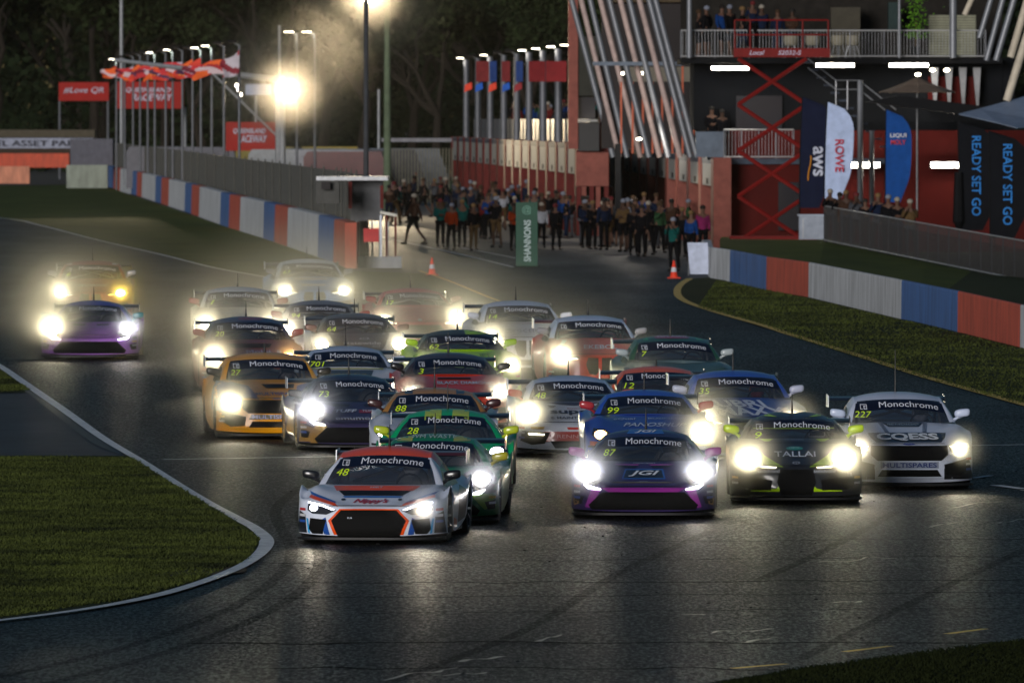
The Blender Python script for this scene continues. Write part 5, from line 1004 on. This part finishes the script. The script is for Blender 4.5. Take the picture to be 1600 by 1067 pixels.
# ------------------------------------------------------------------ feather flags, pillar, cones, boards
def feather(label, x0, y0, x1, y1, d, col, texts=(), lean=0, base=None, edge=None):
    a, c = P(x0, y1, d), P(x1, y0, d); H = c.z - a.z; Wd = c.x - a.x; o = empty('feather_flag', Vector((a.x, d, a.z - (base or .9))), 0, label, 'flag', 'feather flags'); zb = base or .9
    n = 14; out = []; L_ = []; 
    for k in range(n + 1):
        t = k / n; z = zb + H * t; wdt = Wd * (.80 + .2 * math.sin(t * 2.6)) * (math.sqrt(max(0, 1 - ((t - .72) / .28) ** 2)) if t > .72 else 1) * (.72 + .28 * min(1, t * 4)); L_.append((lean * t * t, z)); out.append((lean * t * t + max(wdt, .02), z))
    vs = []; fs = []
    for k in range(n + 1):
        for j in range(5):
            f = j / 4; x = L_[k][0] + (out[k][0] - L_[k][0]) * f; y = .05 * math.sin(k * .9 + j * 1.3) * f; vs.append((x, y, L_[k][1])); 
    for k in range(n):
        for j in range(4): fs.append((k * 5 + j, k * 5 + j + 1, k * 5 + 6 + j, k * 5 + 5 + j))
    b = MB(); b.add(vs, fs); b.add([(x, y + .012, z) for x, y, z in vs], [f[::-1] for f in fs]); f = b.build('cloth', mat('flag_' + col, rgb(col), spec=.1, rough=.85, noise=.2, nscale=3), o, smooth=True)
    MB().tube([(-.02, .02, 0), (-.02, .02, zb)] + [(x - .02, .02, z) for x, z in L_] , [.022] * (len(L_) + 2), 6).build('pole', DARK, o)
    for tx, fz, w, h, cc, fx in texts: sign_text(tx, w, h, (Wd * fx + lean * fz * fz, -.075, zb + H * fz), (0, 0, -1), (1, 0, 0), plain(cc, .6), 'lettering', f, .008, 0, .015)
    return o
feather('navy feather flag with white letters and orange swoosh', 1250, 152, 1302, 325, 386, '161b30', [('aws', .42, 1.0, .34, 'b4b8c8', .52)], .10)
o = bpy.data.objects['feather_flag']; MB().tube([(.32 + .05 * math.sin(a * 2), -.08, 2.25 + .42 * a) for a in np.linspace(-1, 1, 9)], .022, 5).build('swoosh', plain('c8842a', .6), [c for c in o.children if c.name.startswith('cloth')][0])
feather('pale blue white feather flag with red vertical letters', 1289, 160, 1332, 312, 385, 'a9b8d8', [('ROWE', .45, 1.1, .30, 'b02838', .50)], .10)
feather('blue feather flag with red border and white panel, beside the stair posts', 1384, 172, 1424, 316, 386, '184484', [('LIQUI', .74, .01, .01, 'b9c0d0', .5)], .02)
o = [x for x in C.objects if x.name.startswith('feather_flag')][-1]; cl = [c for c in o.children if c.name.startswith('cloth')][0]
sign_text('LIQUI', .55, .16, (.42, -.07, 3.15), (1, 0, 0), (0, 0, 1), plain('c9ccd8', .6), 'lettering', cl, .01, 0, .02); sign_text('MOLY', .50, .16, (.42, -.07, 2.93), (1, 0, 0), (0, 0, 1), plain('b83848', .6), 'lettering', cl, .01, 0, .02)
feather('left black feather flag with bright blue vertical letters', 1500, 190, 1562, 360, 372, '101217', [('READY SET GO', .50, 2.6, .30, '1f70b8', .42)], -.05)
feather('right black feather flag with bright blue vertical letters', 1548, 205, 1612, 372, 366, '101217', [('READY SET GO', .50, 2.6, .30, '1f70b8', .42)], -.05)
feather('white sliver of a feather flag between the two black flags', 1555, 240, 1566, 350, 376, 'a8b4c8')
p = P(1498, 360, 372); tag(MB().tube([p, p + Vector((0, 0, .3)), p + Vector((0, 0, 1.9))], [.05, .2, .14], 10).build('furled_umbrella', DARK), 'furled black umbrella standing behind the crowd fence', 'umbrella')
q = G(823, 417); pi_ = empty('banner_pillar', q, 0, 'green square pillar with white vertical lettering in the pit lane', 'sign'); MB().box((-.34, -.34, .03), (.34, .34, 2.02)).build('sleeve', mat('sleeve_green', rgb('174433'), rough=.7, noise=.25, nscale=2), pi_); MB().box((-.4, -.4, 0), (.4, .4, .028)).build('base', DARK, pi_)
sign_text('SHANNONS', 1.30, .22, (.02, -.342, .82), (0, 0, 1), (-1, 0, 0), plain('a9b8b8', .6), 'lettering', pi_, .008, 0, .02); sign_text('@', .28, .28, (0, -.342, 1.78), (1, 0, 0), (0, 0, 1), plain('6a9484', .6), 'emblem', pi_, .008)
for i, (x, y) in enumerate(((675, 430), (1053, 435))):
    c = empty('traffic_cone', G(x, y), 0, ['orange traffic cone on the left side of the pit exit', 'orange traffic cone next to the white board'][i], 'traffic cone', 'traffic cones')
    MB().lathe([(.12, .03), (.085, .20), (.0, .20)]).build('cone_foot', plain('d83c22', .5), c); MB().lathe([(.09, .19), (.062, .33), (0, .33)]).build('reflective_band', plain('c0c4cc', .4), c); MB().lathe([(.064, .32), (.025, .52), (0, .52)]).build('cone_tip', plain('d83c22', .5), c); MB().box((-.19, -.19, 0), (.19, .19, .035)).build('base', plain('b8341f', .5), c)
c = empty('notice_board', G(1092, 431), 0, 'white folding notice board at the pit exit by the wall', 'sign'); MB().add([(-.26, -.10, .05), (.32, -.10, .05), (.26, .12, .98), (-.34, .12, .98), (-.26, -.07, .05), (.32, -.07, .05), (.26, .15, .98), (-.34, .15, .98)], [(0, 1, 2, 3), (7, 6, 5, 4), (0, 1, 5, 4), (1, 2, 6, 5), (2, 3, 7, 6), (3, 0, 4, 7)]).build('board', plain('b4bcd0', .5), c)
for x in (-.3, .28): MB().tube([(x, .45, 0), (x * .9, .14, .95)], .02, 5).build('leg', STEEL, c)
for k, (w, z) in enumerate(((.3, .8), (.22, .72), (.26, .64))): MB().box((-.15, -.09 + z * .22, z), (-.15 + w, -.085 + z * .22, z + .025)).build('written_line', plain('4c5260', .7), c)
c = empty('switch_cabinet', P(1268, 374, 384), 0, 'white metal cabinet on the grass bank at the end of the crowd fence', 'cabinet'); MB().box((-.42, 0, .0), (.42, .5, .78)).build('housing', plain('8e95a2', .5), c); MB().box((-.47, -.05, .782), (.47, .55, .84)).build('lid', plain('9aa2b0', .5), c); MB().box((-.30, -.02, .05), (-.27, -.003, .7)).build('hinge', STEEL, c)

# ------------------------------------------------------------------ end of the striped wall: steps, hut, rails
h = empty('marshal_hut', G(560, 416), 0, 'grey marshal hut with red corner posts behind the end of the striped wall', 'hut')
def hp(x, y, d=352): return P(x, y, d) - h.location
def hb(name, m, x0, y0, x1, y1, d0, d1): a, c = hp(x0, y1, d0), hp(x1, y0, d0); return MB().box((a.x, a.y, a.z), (c.x, a.y + d1 - d0, c.z)).build(name, m, h)
hb('wall', plain('5c5d60', .7), 548, 283, 597, 345, 356, 359); hb('roof', STEEL, 494, 276, 606, 282, 355, 360); hb('corner_post', RED, 544, 284, 550, 326, 354.5, 354.8); hb('corner_post', RED, 594, 290, 599, 326, 354.5, 354.8); hb('window', mat('dark_pane', (.02, .02, .025)), 502, 284, 516, 296, 353, 353.1)
hb('side_panel', plain('4e4e4c', .8), 494, 282.5, 530, 318, 353.3, 355)
for x in (556, 580, 592, 604): hb('leg', STEEL, x, 346, x + 3, 402, 356, 356.3)
q = G(590, 419); tag(MB().box((q.x - .72, q.y, q.z - .1), (q.x + .74, q.y + .8, q.z + .36)).build('concrete_block', conc('8e9094')), 'low pale concrete block next to the red end of the striped wall', 'block')
q = G(556, 420); tag(MB().prism([(q.x - .34, q.y), (q.x + .02, q.y + .1), (q.x + .05, q.y + 1.6), (q.x - .3, q.y + 1.6)], q.z - .2, q.z + 1.42).build('wall_end', CR), 'red painted end block of the striped left wall', 'barrier')
a = P(568, 378, 350); c = P(592, 357, 350); tag(MB().box((a.x, 350, a.z), (c.x, 350.05, c.z)).build('red_board', plain('b8202a', .5)), 'bright red board on the steps of the marshal hut', 'sign')
c = empty('gate_frame', P(608, 400, 350), 0, 'red and white gate frame with a pale top bar by the concrete block', 'gate')
def cp(x, y): return P(x, y, 350) - c.location
for x, m in ((595, WHITE), (604, RED), (618, RED)): MB().tube([cp(x, 401), cp(x, 336)], .035, 6).build('post', m, c)
MB().tube([cp(594, 332), cp(620, 337)], .05, 6).build('top_bar', plain('d8d4c8', .4), c)
p = P(572, 410, 366); tag(MB().tube([p, p + Vector((0, 0, 12))], [.09, .07], 10).build('lighting_mast', plain('3a3c40', .6)), 'tall dark mast rising behind the marshal hut', 'mast')
# ------------------------------------------------------------------ flags and lamps of the far left paddock
def quad_flag(label, a, w, h, cols, group):
    b = MB(); n = 10; h *= .72; ph = random.uniform(0, 6); vs = []; cm = []
    for i in range(n + 1):
        for j in range(n + 1):
            f = i / n; g = j / n; vs.append((a.x - w * f + .10 * math.sin(g * 6 + ph) * f, a.y + .15 * math.sin(f * 5 + g * 3 + ph) * f, a.z - h * g - .55 * h * f * (1 - .4 * g) + .1 * math.sin(f * 4 + ph)))
    for i in range(n):
        for j in range(n):
            b.cur = 0 if (i * .5 + j * .5 + 1.0 * math.sin(j * .4 + ph)) % 6 < 3.4 else (1 if (i * .4 + j * .4) % 5 < 3 else 2); b.add([vs[i * (n + 1) + j], vs[(i + 1) * (n + 1) + j], vs[(i + 1) * (n + 1) + j + 1], vs[i * (n + 1) + j + 1]], [(0, 1, 2, 3)])
    o = b.build('flag', [plain(c, .7, noise=.1) for c in cols], smooth=True); return tag(o, label, 'flag', group)
ordn = ['first', 'second', 'third', 'fourth', 'fifth', 'sixth', 'seventh', 'eighth', 'ninth', 'tenth', 'eleventh', 'twelfth', 'thirteenth', 'last']
for i, (hx, hy, lit) in enumerate([(173, 95, 1), (186, 92, 0), (199, 89, 0), (210, 87, 0), (222, 85, 0), (233, 85, 1), (250, 83, 0), (261, 81, 1), (276, 79, 0), (292, 78, 0), (305, 78, 1), (322, 75, 1), (341, 72, 0), (365, 70, 0)]):
    d = 740 - i * 17; s = F / d; px = hx + 9; p = P(px, 185 + 4.65 * s, d); hh = zpx(0, hy, d) - p.z
    lamp_post(p, hh, -.32, '%s lamp pole of the paddock row, counted from the left, %s' % (ordn[i], 'lit' if lit else 'dark'), 'lamp poles in the paddock', bool(lit), r=.07, power=40 if lit else 0, col=(.85, 1, .8))
    if i not in (1,):
        fl = P(px, 94 + (8 if i < 8 else 0) if i < 13 else 78, d - .6); quad_flag('%s waving orange and red flag of the paddock row, counted from the left' % ordn[i], fl, .95 + .5 * (i / 13) if i < 13 else .8, .95 if i < 13 else 1.4, [['e0602c', 'a0262c', 'c8b0b4'], ['d04030', 'e88a3c', '50304c'], ['c0343a', 'b8a4b4', '6c2030']][i % 3] if i < 13 else ['b8b0b8', '9c2c38', '7a2430'], 'flags of the paddock')
def board(label, x0, y0, x1, y1, d, texts, legs=True):
    a, c = P(x0, y1, d), P(x1, y0, d); o = empty('advertising_sign', Vector((a.x, d, Z0)), 0, label, 'sign', 'red signs of the paddock'); z0, z1, w = a.z - Z0, c.z - Z0, c.x - a.x
    f = MB().box((0, 0, z0), (w, .12, z1)).build('panel', mat('sign_red', rgb('8e1812'), spec=.15, rough=.6, noise=.15, nscale=.8), o)
    for tx, fx, fz, tw_, th in texts: sign_text(tx, w * tw_, (z1 - z0) * th, (w * fx, -.002, z0 + (z1 - z0) * fz), (1, 0, 0), (0, 0, 1), plain('b4b4c4', .5), 'lettering', f, .09, .25, .02)
    if legs:
        for x in (.06, w - .06): MB().tube([(x, .2, 0), (x, .2, z0 + .3)], .09, 8).build('leg', DULL, o)
board('smaller red sign reading Love QR at the left of the paddock', 92, 129, 170, 158, 870, [('#Love QR', .50, .56, .80, .36)])
board('large red raceway sign hanging under the paddock flags', 181, 128, 287, 170, 860, [('QUEENSLAND', .48, .68, .66, .20), ('RACEWAY', .54, .42, .60, .26), ('QLD', .78, .22, .16, .07)])
board('red raceway sign below the bright floodlight', 353, 191, 430, 236, 640, [('QUEENSLAND', .48, .68, .66, .20), ('RACEWAY', .54, .42, .60, .26)])
bo = empty('light_gantry', P(437, 318, 566), 0, 'grey lattice mast with long boom pointing left below the flags', 'gantry')
def bp_(x, y): return P(x, y, 566) - bo.location
MB().tube([bp_(437, 330), bp_(437, 118)], .22, 10).build('mast', STEEL, bo); MB().tube([bp_(178, 94), bp_(445, 126)], [.09, .16], 8).build('boom', STEEL, bo); MB().tube([bp_(330, 113), bp_(437, 217)], .06, 8).build('brace', STEEL, bo)
a, c = bp_(384, 149), bp_(424, 132); MB().box((a.x, -.3, a.z), (c.x, -.2, c.z)).build('name_plate', plain('8c98b4', .5), bo)
for x, y in ((370, 134), (373, 141), (376, 148)): p = P(x, y, 560); tag(MB().ell(p, (.07, .05, .09)).build('signal_lamp', glow('fff2e0', 14)), 'small white signal lamp hanging below the boom, %s of three' % {370: 'top', 373: 'middle', 376: 'bottom'}[x], 'lamp', 'signal lamps')
def flood(label, x, y, d, mast_x, r, es, pw, col=(1, .80, .52), top=None, size=60):
    p = P(x, y, d); base = P(mast_x, 185 + 4.65 * F / d, d); o = empty('floodlight', base, 0, label, 'floodlight', 'floodlight masts'); q = p - base
    MB().tube([(0, .3, 0), (0, .3, (top or q.z) + .2)], [.2, .13], 10).build('mast', plain('5c6a54', .6) if mast_x > 550 else STEEL, o); MB().tube([(0, .3, q.z), (q.x, .25, q.z)], .06, 6).build('crossarm', STEEL, o)
    hd = MB().lathe([(0, .22), (r * .6, .2), (r * 1.08, .0), (r * 1.08, -.05), (r, -.05), (r * .9, .02), (0, .06)], 'y', tuple(q), 20).build('lamp_head', DARK, o)
    MB().lathe([(0, -.02), (r * .95, -.02), (r * .95, .0), (0, .0)], 'y', tuple(q), 20).build('lamp_glass', mat('flood_%g' % es, (.9, .9, .9), emit=col, es=es), hd)
    l = bpy.data.lights.new('flood_beam', 'SPOT'); l.energy = pw; l.color = col; l.spot_size = R(size); l.spot_blend = 1; l.shadow_soft_size = r; z = bpy.data.objects.new('flood_beam', l); C.objects.link(z); z.parent = o; z.location = q + Vector((0, -.4, 0))
    z.rotation_euler = (Vector((0, 0, 0)) - (Vector((2, 160, 1)) - p)).to_track_quat('Z', 'Y').to_euler(); return o
flood('dazzling floodlight beside the end of the boom', 450, 141, 558, 441, .42, 60, FLOOD)
flood('floodlight at the very top of a tall green tinted mast', 576, -12, 566, 605, .55, 60, FLOOD * 1.2, top=None)
for i, (hx, px, y) in enumerate(((449, 464, 53), (478, 492, 53))): d = 590 - i * 6; p = P(px, 185 + 4.65 * F / d, d); lamp_post(p, zpx(0, y, d) - p.z, -.42, '%s of the two tall slim lamp posts right of the gantry' % ('left', 'right')[i], 'tall slim lamp posts', True, r=.07, power=60, w=.55, col=(1, .95, .7))
for i, (px, y) in enumerate(((190, 0), (289, 168), (592, 140), (437, 40), (400, 150))): d = (860 if i < 2 else 650) + i * 6; p = P(px, 185 + 4.65 * F / d, d); tag(MB().tube([p, Vector((p.x, p.y, zpx(0, y, d)))], .13 if i < 2 else .08, 8).build('service_pole', STEEL), ['tall pole behind the large red sign', 'pole at the right side of the large red sign', 'short pole left of the green tinted mast', 'thin pole behind the floodlight', 'thin pole behind the white name plate'][i], 'pole', 'plain poles')
# ------------------------------------------------------------------ far left barriers and parked vehicles
def far(name, label, cat, x0, y0, x1, y1, d, th, m, **k): return tag(bxp(MB(), x0, y0, x1, y1, d, d + th).build(name, m), label, cat)
far('tyre_barrier', 'orange red painted tyre barrier at the far left', 'barrier', -40, 240, 108, 262, 800, 1.5, conc('b8482c')); far('low_wall', 'salmon low wall at the left edge behind the grass', 'barrier', -40, 260, 46, 287, 775, .6, conc('c07c60'))
far('banner', 'long white banner with dark letters at the far left', 'banner', -60, 216, 146, 232, 830, .2, plain('8c90a0', .7)); far('canopy_roof', 'beige roof strip above the long white banner', 'roof', -60, 203, 148, 215, 832, 4, plain('4c463a', .8)); far('green_wall', 'pale green concrete wall at the end of the striped wall', 'barrier', 104, 258, 168, 294, 740, 1, conc('828a7e'))
o = far('storage_container', 'grey storage container above the pale green wall', 'container', 110, 217, 176, 258, 748, 4, plain('55555e', .7)); far('embankment_wall', 'dark earth wall under the long white banner', 'wall', -60, 232, 112, 241, 815, 1, plain('3a3028', .9))
b = P(40, 216, 829.9); sign_text('FUEL ASSET PARK', 7.5, .42, (P(50, 0, 829.9).x, 829.85, zpx(0, 224, 829.9)), (1, 0, 0), (0, 0, 1), plain('2c2c34', .7), 'lettering', None, .02); tag(bpy.data.objects['lettering.%03d' % 0] if False else [x for x in C.objects if x.name.startswith('lettering') and x.parent is None][-1], 'row of dark letters mounted on the long white banner', 'sign')
def vehicle(label, px, d, rz, col, kind, group='vehicles parked in the paddock'):
    p = Vector((P(px, 0, d).x, d, Z0)); o = empty('parked_van' if kind else 'parked_car', p, R(rz), label, 'van' if kind else 'car', group); H = (2.9 if kind else 1.5); L = 5.6 if kind else 4.4; W = 2.0 if kind else 1.8
    pr = [(-L / 2, .35), (-L / 2, .95), (-L / 2 + .9, 1.15), (-L / 2 + 1.5, H), (L / 2 - .2, H), (L / 2, H - .3), (L / 2, .35)] if kind else [(-L / 2, .3), (-L / 2, .75), (-L / 2 + 1.1, .9), (-L / 2 + 1.8, H), (L / 2 - 1.1, H), (L / 2 - .3, .95), (L / 2, .9), (L / 2, .3)]
    MB().prism(pr, -W / 2, W / 2, 'x').build('body', plain(col, .35), o); wy = -L / 2 + (1.2 if kind else 1.45); MB().add([(-W / 2 + .1, wy - .28, 1.2 if kind else .95), (W / 2 - .1, wy - .28, 1.2 if kind else .95), (W / 2 - .16, wy + .26, H - .15), (-W / 2 + .16, wy + .26, H - .15)], [(0, 1, 2, 3)]).build('windscreen', mat('dark_pane', (.02, .02, .025)), o)
    for sx in (-1, 1):
        for y in (-L / 2 + .85, L / 2 - .9): MB().lathe([(0, -.1), (.33, -.1), (.33, .1), (0, .1)], 'x', (sx * (W / 2 - .08), y, .33), 16).build('wheel', RUBBER, o)
    return o
for i, (px, d, rz, col, kd, nm) in enumerate([(470, 640, 80, '707478', 1, 'silver'), (505, 660, 95, '5c6470', 1, 'pale grey'), (540, 630, 88, '84848a', 1, 'white'), (575, 650, 85, '4c586c', 1, 'blue grey'), (612, 640, 92, '3c3c42', 1, 'black'), (440, 700, 90, '7c7030', 1, 'mustard'), (525, 700, 90, '8c7a28', 1, 'yellow'), (560, 600, 85, '4c181c', 1, 'dark red'), (650, 660, 90, '5c6068', 1, 'light grey'), (330, 690, 90, '5c5c64', 1, 'dull silver'), (270, 700, 88, '4c4c54', 1, 'grey')]):
    vehicle('%s van parked sideways in the paddock behind the screen fence' % nm, px, d, rz, col, kd)
o = empty('paddock_fence', P(598, 318, 600), 0, 'grey slatted paddock fence with pale top beam left of the far garages', 'fence')
for k in range(22): q = (P(604 + k * 4.9, 318, 600) - o.location); MB().tube([q, q + Vector((0, 0, 2.9))], .035, 5).build('slat', plain('6c6a5c', .7), o)
a, c = P(596, 222, 599.7) - o.location, P(706, 216, 599.7) - o.location; MB().box((a.x, a.y, a.z), (c.x, a.y + .2, c.z)).build('top_beam', plain('74747a', .6), o)

# ------------------------------------------------------------------ trees
BARK = plain('241f1a', .9); LEAF = [mat('leaf_%d' % i, c, rough=.8, noise=.5, nscale=.3, spec=.08) for i, c in enumerate([(.018, .027, .009), (.013, .021, .008), (.026, .032, .012)])]
def tree_meshes(seed):
    rn = random.Random(seed); b = MB(); tips = []
    def limb(p, d, r, L, dep):
        q = p + d * L * .5 + Vector((rn.uniform(-1, 1), rn.uniform(-1, 1), 0)) * L * .06; e = p + d * L + Vector((rn.uniform(-1, 1), rn.uniform(-1, 1), rn.uniform(0, 1))) * L * .08
        b.tube([p, q, e], [r, r * .8, r * .6], 7, cap=False)
        if dep == 0: tips.append(e); return
        for _ in range(rn.choice((2, 3, 3))):
            nd = (d + Vector((rn.uniform(-1, 1), rn.uniform(-1, 1), rn.uniform(-.2, .6))) * .75).normalized(); limb(e, nd, r * .58, L * rn.uniform(.6, .8), dep - 1)
    limb(Vector((0, 0, 0)), Vector((0, 0, 1)), .42, 4.6, 4); tr = b.mesh('trunk')
    n = 14000; cen = np.array([[t.x, t.y, t.z] for t in tips]); g = np.random.default_rng(seed); idx = g.integers(0, len(cen), n); rad = (1.0 + 1.2 * g.random(len(cen)))[idx]
    dirs = g.normal(0, 1, (n, 3)); dirs /= np.linalg.norm(dirs, axis=1)[:, None]; pos = cen[idx] + dirs * (rad * g.random(n) ** .4)[:, None] * [1, 1, .7]
    u = g.normal(0, 1, (n, 3)); u /= np.linalg.norm(u, axis=1)[:, None]; w = np.cross(u, g.normal(0, 1, (n, 3))); w /= np.linalg.norm(w, axis=1)[:, None]; s1 = (.16 + .16 * g.random(n))[:, None]; s2 = s1 * .5
    V = np.stack([pos - u * s1, pos + w * s2, pos + u * s1, pos - w * s2], 1).reshape(-1, 3); me = bpy.data.meshes.new('crown'); me.vertices.add(n * 4); me.vertices.foreach_set('co', V.ravel()); me.loops.add(n * 4); me.loops.foreach_set('vertex_index', np.arange(n * 4)); me.polygons.add(n)
    me.polygons.foreach_set('loop_start', np.arange(0, n * 4, 4)); me.update(calc_edges=True); return tr, me, max(t.z for t in tips) + 1.5
TM = [tree_meshes(s) for s in (11, 23, 35, 47)]
for t, c, _ in TM: t.materials.append(BARK); c.materials.append(LEAF[0])
spots = [(-44, 870), (-38, 800), (-33, 900), (-30, 790), (-27, 860), (-23, 800), (-20, 890), (-17, 790), (-14.5, 850), (-11, 800), (-8, 880), (-5.5, 790), (-2, 850), (1, 800), (4, 870), (7, 790), (10, 860), (14, 800), (18, 880), (-25, 980), (-12, 990), (0, 985), (10, 990), (-38, 985), (24, 840)] + [(-48 + 7.4 * k, 1010 + 22 * (k % 3)) for k in range(12)]
for i, (x, d) in enumerate(spots):
    d += 115; x *= 1.1
    t, c, H = TM[i % 4]; px = 800 + x * F / d; hgt = random.uniform(17, 20) if d < 1070 else 23
    if 370 < px < 400 or 670 < px < 720: hgt -= 2
    if d > 1100: hgt = 22
    o = empty('tree', Vector((x, d, Z0)), random.uniform(0, 6), 'dark bushy tree of the wood standing behind the paddock', 'tree', 'dark trees behind the paddock'); s = hgt / H; o.scale = (s * 1.15, s * 1.15, s); o['px'] = px
    for nm, me in (('trunk', t), ('crown', c)):
        q = bpy.data.objects.new(nm, me); C.objects.link(q); q.parent = o
        if nm == 'crown': q.material_slots[0].link = 'OBJECT'; q.material_slots[0].material = LEAF[i % 3]
# low scrub closing the gaps under the crowns
b = MB(); g = MB()
for _ in range(16000):
    x = random.uniform(-48, 40); y = random.uniform(1000, 1090); z = Z0 + random.uniform(0, 13) * random.random() ** .4 * (1 - .3 * math.sin(x * .4)); s = random.uniform(.25, .6)
    u = Vector((random.gauss(0, 1), random.gauss(0, 1), random.gauss(0, 1))).normalized() * s; w = u.orthogonal() * .5; p = Vector((x, y, z)); b.add([p - u, p + w, p + u, p - w], [(0, 1, 2, 3)])
b.build('undergrowth', LEAF[1])['kind'] = 'stuff'
n = 80000; g = np.random.default_rng(5); pos = np.stack([g.uniform(-210, 150, n), g.uniform(1180, 1230, n), Z0 + 25 * g.random(n) ** .8], 1); pos[:, 2] *= .86 + .14 * np.sin(pos[:, 0] * .35); u = g.normal(0, 1, (n, 3)); u /= np.linalg.norm(u, axis=1)[:, None]; w = np.cross(u, g.normal(0, 1, (n, 3))); w /= np.linalg.norm(w, axis=1)[:, None]; s1 = g.uniform(.5, 1.1, n)[:, None]
V = np.stack([pos - u * s1, pos + w * s1 * .6, pos + u * s1, pos - w * s1 * .6], 1).reshape(-1, 3); me = bpy.data.meshes.new('far_wood'); me.vertices.add(n * 4); me.vertices.foreach_set('co', V.ravel()); me.loops.add(n * 4); me.loops.foreach_set('vertex_index', np.arange(n * 4)); me.polygons.add(n); me.polygons.foreach_set('loop_start', np.arange(0, n * 4, 4)); me.update(calc_edges=True)
link('far_wood', me, m=LEAF[1])['kind'] = 'stuff'
for k in list(C.objects):
    if 'px' in k: del k['px']
# ------------------------------------------------------------------ air, added lamp-glow puffs and tyre spray
def volume(name, dens, col, ani=.82):
    m = bpy.data.materials.new(name); m.use_nodes = True; n = m.node_tree.nodes; n.remove(n['Principled BSDF'])
    v = n.new('ShaderNodeVolumePrincipled'); v.inputs['Color'].default_value = (*col, 1); v.inputs['Density'].default_value = dens; v.inputs['Anisotropy'].default_value = ani
    m.node_tree.links.new(v.outputs[0], n['Material Output'].inputs['Volume']); return m
hz = MB().box((-230, -10, -1.4), (170, 1250, 45)).build('haze', volume('haze', HAZE, (.86, .84, .80)))
hz['kind'] = 'stuff'
def puff_mat(PUFFD, ani=.75):
    m = bpy.data.materials.new('spray_and_glow_volume'); m.use_nodes = True; n = m.node_tree.nodes; l = m.node_tree.links; n.remove(n['Principled BSDF'])
    v = n.new('ShaderNodeVolumePrincipled'); v.inputs['Color'].default_value = (.92, .88, .80, 1); v.inputs['Anisotropy'].default_value = ani
    tc = n.new('ShaderNodeTexCoord'); gr = n.new('ShaderNodeTexGradient'); gr.gradient_type = 'QUADRATIC_SPHERE'; l.new(tc.outputs['Object'], gr.inputs[0])
    mu = n.new('ShaderNodeMath'); mu.operation = 'MULTIPLY'; mu.inputs[1].default_value = PUFFD; l.new(gr.outputs[1], mu.inputs[0]); l.new(mu.outputs[0], v.inputs['Density'])
    l.new(v.outputs[0], n['Material Output'].inputs['Volume']); return m
PUFF = MB().ell((0, 0, 0), (1, 1, 1), 20, 12).mesh('spray_and_glow_puff'); PUFF.materials.append(puff_mat(PUFFD)); GLOWP = PUFF.copy(); GLOWP.materials[0] = puff_mat(GLOWD); FLOODP = PUFF.copy(); FLOODP.materials[0] = puff_mat(HALOD)
for px, base, w, h, l in [(139, 550, 2.4, 1.9, 12), (90, 520, 3.4, 2.4, 18), (150, 495, 2.4, 2.2, 14), (340, 580, 2.6, 2.0, 14), (400, 540, 3.2, 2.4, 18), (490, 530, 3.4, 2.6, 22), (620, 560, 3.2, 2.3, 18), (740, 565, 3.0, 2.2, 18), (870, 590, 2.4, 1.8, 14), (560, 640, 2.4, 1.6, 12), (1000, 650, 1.8, 1.4, 12)]:
    q = G(px, base); o = bpy.data.objects.new('spray_and_glow_puff', PUFF); C.objects.link(o); o.location = (q.x, q.y + l * .3, q.z + h * .3); o.scale = (w, l, h); o['kind'] = 'stuff'

for c, v, pw in MIST:                   # added puffs that imitate lens glow round the brighter headlights
    o = bpy.data.objects.new('spray_and_glow_puff', GLOWP); C.objects.link(o); o.location = c.matrix_basis @ v; r = .31 + .29 * pw ** .85; o.scale = (r, r * .9, r); o['kind'] = 'stuff'
for x, y, d, r in ((450, 141, 557.5, 5.0), (576, -12, 565.5, 5.0)):  # added puffs imitating the glare round the floodlights
    o = bpy.data.objects.new('spray_and_glow_puff', FLOODP); C.objects.link(o); o.location = P(x, y, d); o.scale = (r, r, r); o['kind'] = 'stuff'; o.name = 'halo_mist'
